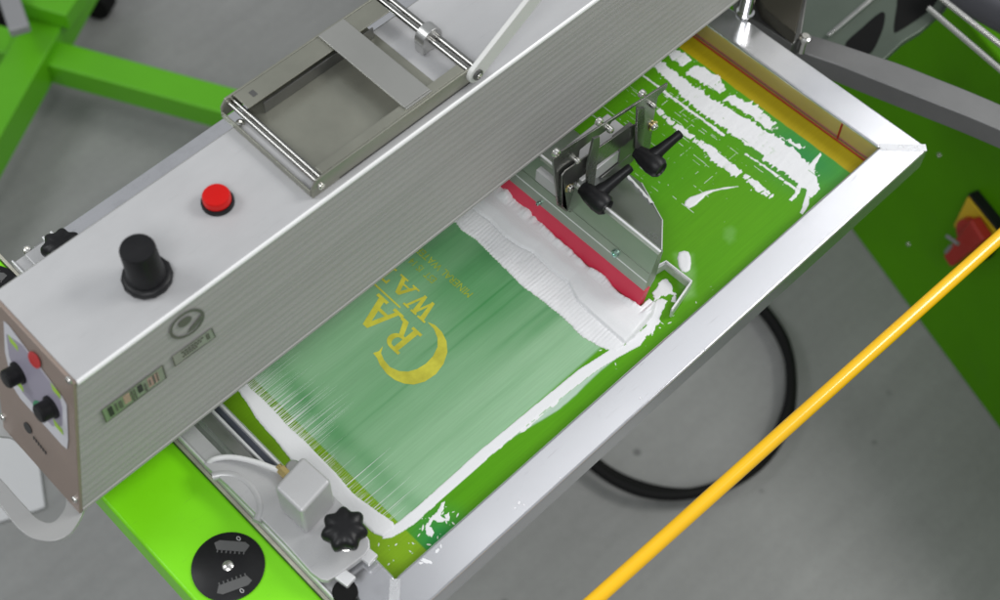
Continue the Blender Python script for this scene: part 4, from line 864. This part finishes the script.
for (px, py, m_, r) in ((569, 187, 'brassy', 0.0042), (576, 160, 'bolt', 0.0036), (609, 129, 'bolt', 0.0038), (653, 126, 'brassy', 0.0044), (575, 216, 'brassy', 0.0036), (555, 152, 'bolt', 0.0045), (598, 121, 'bolt', 0.0045), (641, 93, 'bolt', 0.0045), (652, 105, 'bolt', 0.003)):
    p = aty(px, py, YP - 0.0008); screw(p, (0, -1, 0), r, cg, M['bolt'], h=0.0055)
    if m_ == 'brassy':
        bm = new_bm(); lathe(bm, p + Vector((0, 0.0004, 0)), (0, -1, 0), [(r * 1.45, 0), (r * 1.45, 0.0012), (r * 1.1, 0.0014)], 24); obj('washer', bm, M['brassy'], cg)
def lever(hubpx, tippx, y):
    c = aty(*hubpx, y); t = aty(*tippx, y - 0.010)
    bm = new_bm(); up = Vector((0.15, -0.55, -0.45)).normalized()
    lathe(bm, c - Vector((0, -1, 0)) * 0.016, (0, -1, 0), [(0.0072, 0), (0.0080, 0.004), (0.0100, 0.010), (0.0118, 0.022), (0.0112, 0.031), (0.0085, 0.0345), (0.0075, 0.0325), (0.0001, 0.0322)], 28)
    d = (t - c); L_ = d.length; d.normalize(); lathe(bm, c + d * 0.002, d, [(0.0080, 0), (0.0078, L_ * 0.2), (0.0062, L_ * 0.35), (0.0048, L_ * 0.8), (0.0050, L_ * 0.92), (0.0042, L_ * 0.985), (0.0020, L_)], 24)
    return obj('lever_handle', bm, M['black'], cg, angle=50)
lever((594, 197), (630, 168), YP - 0.024)
lever((648, 160), (680, 134), YP - 0.024)

# ------------------------------------------------------------ right side of the machine
RX = 1.0044; pa = Vector((1.0044, 0.060, -0.95)); td = Vector((-0.3172, -0.9483, 0)); tn = Vector((0.9483, -0.3172, 0))
body = thing('machine_body', tuple(pa), 'large green machine body panel standing on the floor behind the screen', 'machine body')
ztop = -0.33
bm = new_bm(); c0 = pa - td * 0.75; c1 = pa + td * 1.3
prism(bm, [c0, c1, c1 + tn * 0.8, c0 + tn * 0.8], (0, 0, ztop + 0.95)); obj('side_panel', bm, M['darkgreen'], body, 0.006, seg=3)
def bodypt(px, py, off=0.0): return atp(px, py, pa - tn * off, tn)
for c in ((939.5, 155), (908.5, 244), (1010, 330)): screw(bodypt(*c), -tn, 0.0042, body, h=0.003)
sw = thing('main_switch', tuple(bodypt(970, 240)), 'yellow main switch with red rotary handle on the green machine panel', 'switch')
Y4 = [bodypt(967, 194, 0.022), bodypt(1001, 226, 0.022), bodypt(993, 268, 0.022), bodypt(957, 232, 0.022)]
o4 = Y4[0]; sx = (Y4[1] - o4).dot(td); 
def swbox(s0, s1, z0, z1, d0, d1, name, m, bev=0.002):
    bm = new_bm(); b = Vector((pa.x, pa.y, 0)); quadbox(bm, [b + td * s + tn * -d + Vector((0, 0, z)) for z in (z0, z1) for s, d in ((s0, d0), (s1, d0), (s1, d1), (s0, d1))]); return obj(name, bm, m, sw, bev)
s_of = lambda p: (p - Vector((pa.x, pa.y, p.z))).dot(td)
sa, sb = s_of(Y4[0]), s_of(Y4[1]); za, zb = (Y4[0].z), (Y4[3].z)
swbox(sa - 0.0, sb + 0.0, zb, za, 0.0, 0.0190, 'switch_box', M['black'])
swbox(sa + 0.003, sb - 0.003, zb + 0.003, za - 0.004, 0.0192, 0.0218, 'switch_plate', M['switchyellow'], 0.001)
hc = bodypt(974, 234, 0.022); bm = new_bm(); lathe(bm, hc, -tn, [(0.030, 0), (0.029, 0.012), (0.020, 0.016), (0.0001, 0.016)], 32); obj('switch_collar', bm, M['switchred'], sw)
e1 = bodypt(946, 262, 0.048); e0 = bodypt(976, 230, 0.048); d = (e1 - e0).normalized(); n_ = d.cross(tn).normalized() * 0.020
bm = new_bm(); prism(bm, [e0 - n_, e1 - n_ * 0.6, e1 + n_ * 0.6, e0 + n_], tn * 0.022); obj('switch_handle', bm, M['switchred'], sw, 0.005, seg=3)
for (a0, a1) in (((947, 236), (958, 244)), ((951, 246), (946, 252))):
    bm = new_bm(); p0 = bodypt(*a0, 0.07); p1 = bodypt(*a1, 0.07); cyl(bm, p0, p1, 0.0032, seg=12); obj('white_tag', bm, M['midgrey'], sw)

# curved steel outrigger bar
def barpts(P, z): return [atz(px, py, z) for px, py in P]
upP = [(796, 30), (809, 34), (838, 43), (868, 53), (901, 64), (934, 77), (967, 90), (1000, 104), (1060, 130)]
riP = [(796, 50), (809, 55), (838, 65), (868, 77), (901, 90), (934, 103), (967, 116), (1000, 130), (1060, 156)]
loP = [(796, 64), (809, 69), (838, 79), (868, 91), (901, 105), (934, 119), (967, 131), (1000, 144), (1060, 170)]
zb_ = -0.045; U_ = spline(barpts(upP, zb_), 4); R2 = spline(barpts(riP, zb_), 4)
bm = new_bm(); n = len(U_); ring = []
for a, b in zip(U_, R2):
    dn = Vector((0, 0, -0.030)); ring.append([bm.verts.new(p) for p in (a, b, b + dn, a + dn)])
for q0, q1 in zip(ring, ring[1:]):
    for k in range(4): bm.faces.new((q0[k], q0[(k + 1) % 4], q1[(k + 1) % 4], q1[k]))
bm.faces.new(ring[0]); bm.faces.new(ring[-1][::-1])
ob = obj('support_bar', bm, mat('galvanised_bar', (0.19, 0.19, 0.19), 0.6, 0.40, 0.10, 14, (1, 1, 1), 0.08), None, 0.0022, seg=3); tag(ob, 'curved grey steel bar passing behind the right corner of the screen', 'bar')

# dark joint housing under the arm, with hinge pin, and chrome foot on the frame
jh = thing('joint_housing', (0.52, 0.09, -0.04), 'dark steel joint housing under the far end of the silver arm', 'housing')
bm = new_bm(); prism(bm, [atz(px, py, 0.0) for px, py in ((735, -30), (738, 6), (749, 17), (792, 45), (801, 38), (812, -30))], (0, 0, -0.03)); obj('housing_block', bm, M['darksteel'], jh, 0.002)
bm = new_bm(); prism(bm, [atz(px, py, 0.020) for px, py in ((752, -20), (764, 8), (796, 34), (808, -20))], (0, 0, -0.0195)); obj('inner_box', bm, mat('bronze_dark', (0.075, 0.07, 0.055), 0.6, 0.35), jh, 0.002)
bm = new_bm(); a = atz(801, 52, -0.02); cyl(bm, a, a + Vector((0, 0, 0.028)), 0.0042, seg=16); lathe(bm, a + Vector((0, 0, 0.022)), (0, 0, 1), [(0.007, 0), (0.007, 0.003), (0.0045, 0.0045), (0.0001, 0.0045)], 20); obj('hinge_pin', bm, M['bolt'], jh)
cf = new_bm(); c_ = atz(745, 14, ZT + 0.0006); lathe(cf, c_, (0, 0, 1), [(0.0095, 0), (0.0105, 0.002), (0.0105, 0.004), (0.0082, 0.006), (0.0082, 0.045), (0.0001, 0.045)], 28); ob = obj('chrome_post', cf, M['chrome']); tag(ob, 'short chrome post pressing on the far rail of the screen', 'post')

# turntable plates and bits beyond
tp = thing('turntable_plate', (0.95, 0.25, -0.30), 'dark grey green machine plate with black cut-outs above the green body', 'machine plate')
tpm = mat('grey_green_plate', (0.13, 0.16, 0.13), 0.55, 0.4, 0.12, 6)
zz_ = -0.20
bm = new_bm(); prism(bm, [atz(px, py, zz_) for px, py in ((790, -40), (792, 40), (820, 52), (868, 70), (886, 58), (903, 42), (921, 31), (945, 10), (975, -40))], (0, 0, -0.010)); obj('plate_sheet', bm, tpm, tp, 0.002)
bm = new_bm(); prism(bm, [atz(px, py, zz_ + 0.004) for px, py in ((826, 36), (829, 38), (886, -10), (880, -10))], (0, 0, 0.004)); obj('plate_rib', bm, M['steel'], tp, 0.001)
for P in ([(845, 46), (862, 28), (880, 13), (885, 16), (881, 34), (868, 55)], [(894, 30), (897, 6), (903, -25), (945, -25), (936, 2), (922, 16), (899, 31)]):
    P = dens(P, 4); bm = new_bm(); prism(bm, [atz(px, py, zz_ + 0.0006) for px, py in P], (0, 0, 0.0004)); obj('cut_out', bm, M['rubber'], tp, 0, False)
for (a0, a1, ) in (((928, 8), (1010, 78)), ((938, -4), (1012, 54))):
    bm = new_bm(); cyl(bm, atz(*a0, -0.12), atz(*a1, -0.14), 0.0038, seg=14)
    ob = obj('tie_rod', bm, M['bolt']); tag(ob, 'thin bright steel rod at the upper right, ' + ('lower and longer of the two' if a0[0] == 928 else 'upper of the two'), 'rod', 'steel rods at the upper right')
bm = new_bm(); cyl(bm, atz(955, -22, -0.16), atz(1060, 34, -0.16), 0.036, seg=32); ob = obj('motor_drum', bm, mat('blue_grey_housing', (0.10, 0.10, 0.115), 0.3, 0.4)); tag(ob, 'dark blue grey round housing in the top right corner', 'housing')
bm = new_bm(); box(bm, (1.02, -0.5, -0.325), (1.8, 0.9, -0.31)); ob = obj('body_top_plate', bm, mat('olive_plate', (0.09, 0.12, 0.06), 0.3, 0.5)); ob.parent = body; ob.location = ob.location - body.location

# ------------------------------------------------------------ yellow rod and floor hose
bm = new_bm(); a = atz(590, 604, 0.03); b = atz(1000, 237, 0.03); d = b - a; cyl(bm, a - d * 0.35, b + d * 0.4, 0.0072, seg=32)
ob = obj('guard_rod', bm, M['yellow']); tag(ob, 'glossy yellow round rod crossing the lower right corner', 'rod')
bm = new_bm()
tube(bm, [atz(px, py, -0.937) for px, py in ((560, 400), (572, 435), (598, 464), (635, 484), (680, 493), (724, 486), (762, 462), (786, 425), (792, 385), (786, 350), (768, 318), (742, 292), (710, 275), (670, 268), (625, 275))], 0.0088, 12)
tube(bm, [atz(px, py, -0.918) for px, py in ((740, 287), (766, 312), (784, 340), (791, 372), (788, 408), (770, 446), (742, 474), (710, 489), (672, 495), (634, 489), (600, 470), (572, 443), (545, 405))], 0.0095, 12)
ob = obj('floor_hose', bm, M['rubber']); tag(ob, 'coiled black hose lying on the grey floor', 'hose')

# ------------------------------------------------------------ neighbouring stand at the top left
st_ = thing('green_stand', (0.05, 1.3, -0.95), 'blurred green floor stand with crossing beams at the top left', 'machine stand')
def beam2(p0, p1, z, wdt, hgt, name, m=M['green']):
    a = atz(*p0, z); b = atz(*p1, z); d = (b - a).normalized(); n_ = Vector((-d.y, d.x, 0)) * wdt / 2; bm = new_bm()
    quadbox(bm, [q + Vector((0, 0, h_)) for h_ in (-hgt, 0) for q in (a - n_, b - n_, b + n_, a + n_)]); return obj(name, bm, m, st_, 0.004)
beam2((-60, 22), (330, 128), -0.82, 0.062, 0.055, 'cross_beam')
beam2((-75, 230), (85, -50), -0.80, 0.075, 0.07, 'leg_beam')
beam2((-60, -15), (140, 20), -0.70, 0.05, 0.04, 'upper_beam') if False else None
beam2((20, -14), (75, 2), -0.76, 0.075, 0.04, 'top_bracket')
beam2((-4, -40), (19, 28), -0.72, 0.038, 0.02, 'grey_brace', mat('brace_grey', (0.30, 0.30, 0.31), 0.2, 0.5))
for c in ((97, 1), (-1, 17)):
    bm = new_bm(); p = atz(*c, -0.915); cyl(bm, p + Vector((-0.018, -0.01, 0)), p + Vector((0.018, 0.01, 0)), 0.034, seg=28); obj('caster_wheel', bm, M['rubber'], st_, 0.004)
# white sheet on the floor at the left edge
bm = new_bm(); prism(bm, [atz(px, py, -0.942) for px, py in ((-80, 380), (0, 426), (39, 462), (45, 506), (38, 509), (-80, 546))], (0, 0, -0.006)); ob = obj('floor_sheet', bm, M['cabinet'], None, 0.001); tag(ob, 'pale white sheet on the floor seen through the grey loop handle', 'sheet')
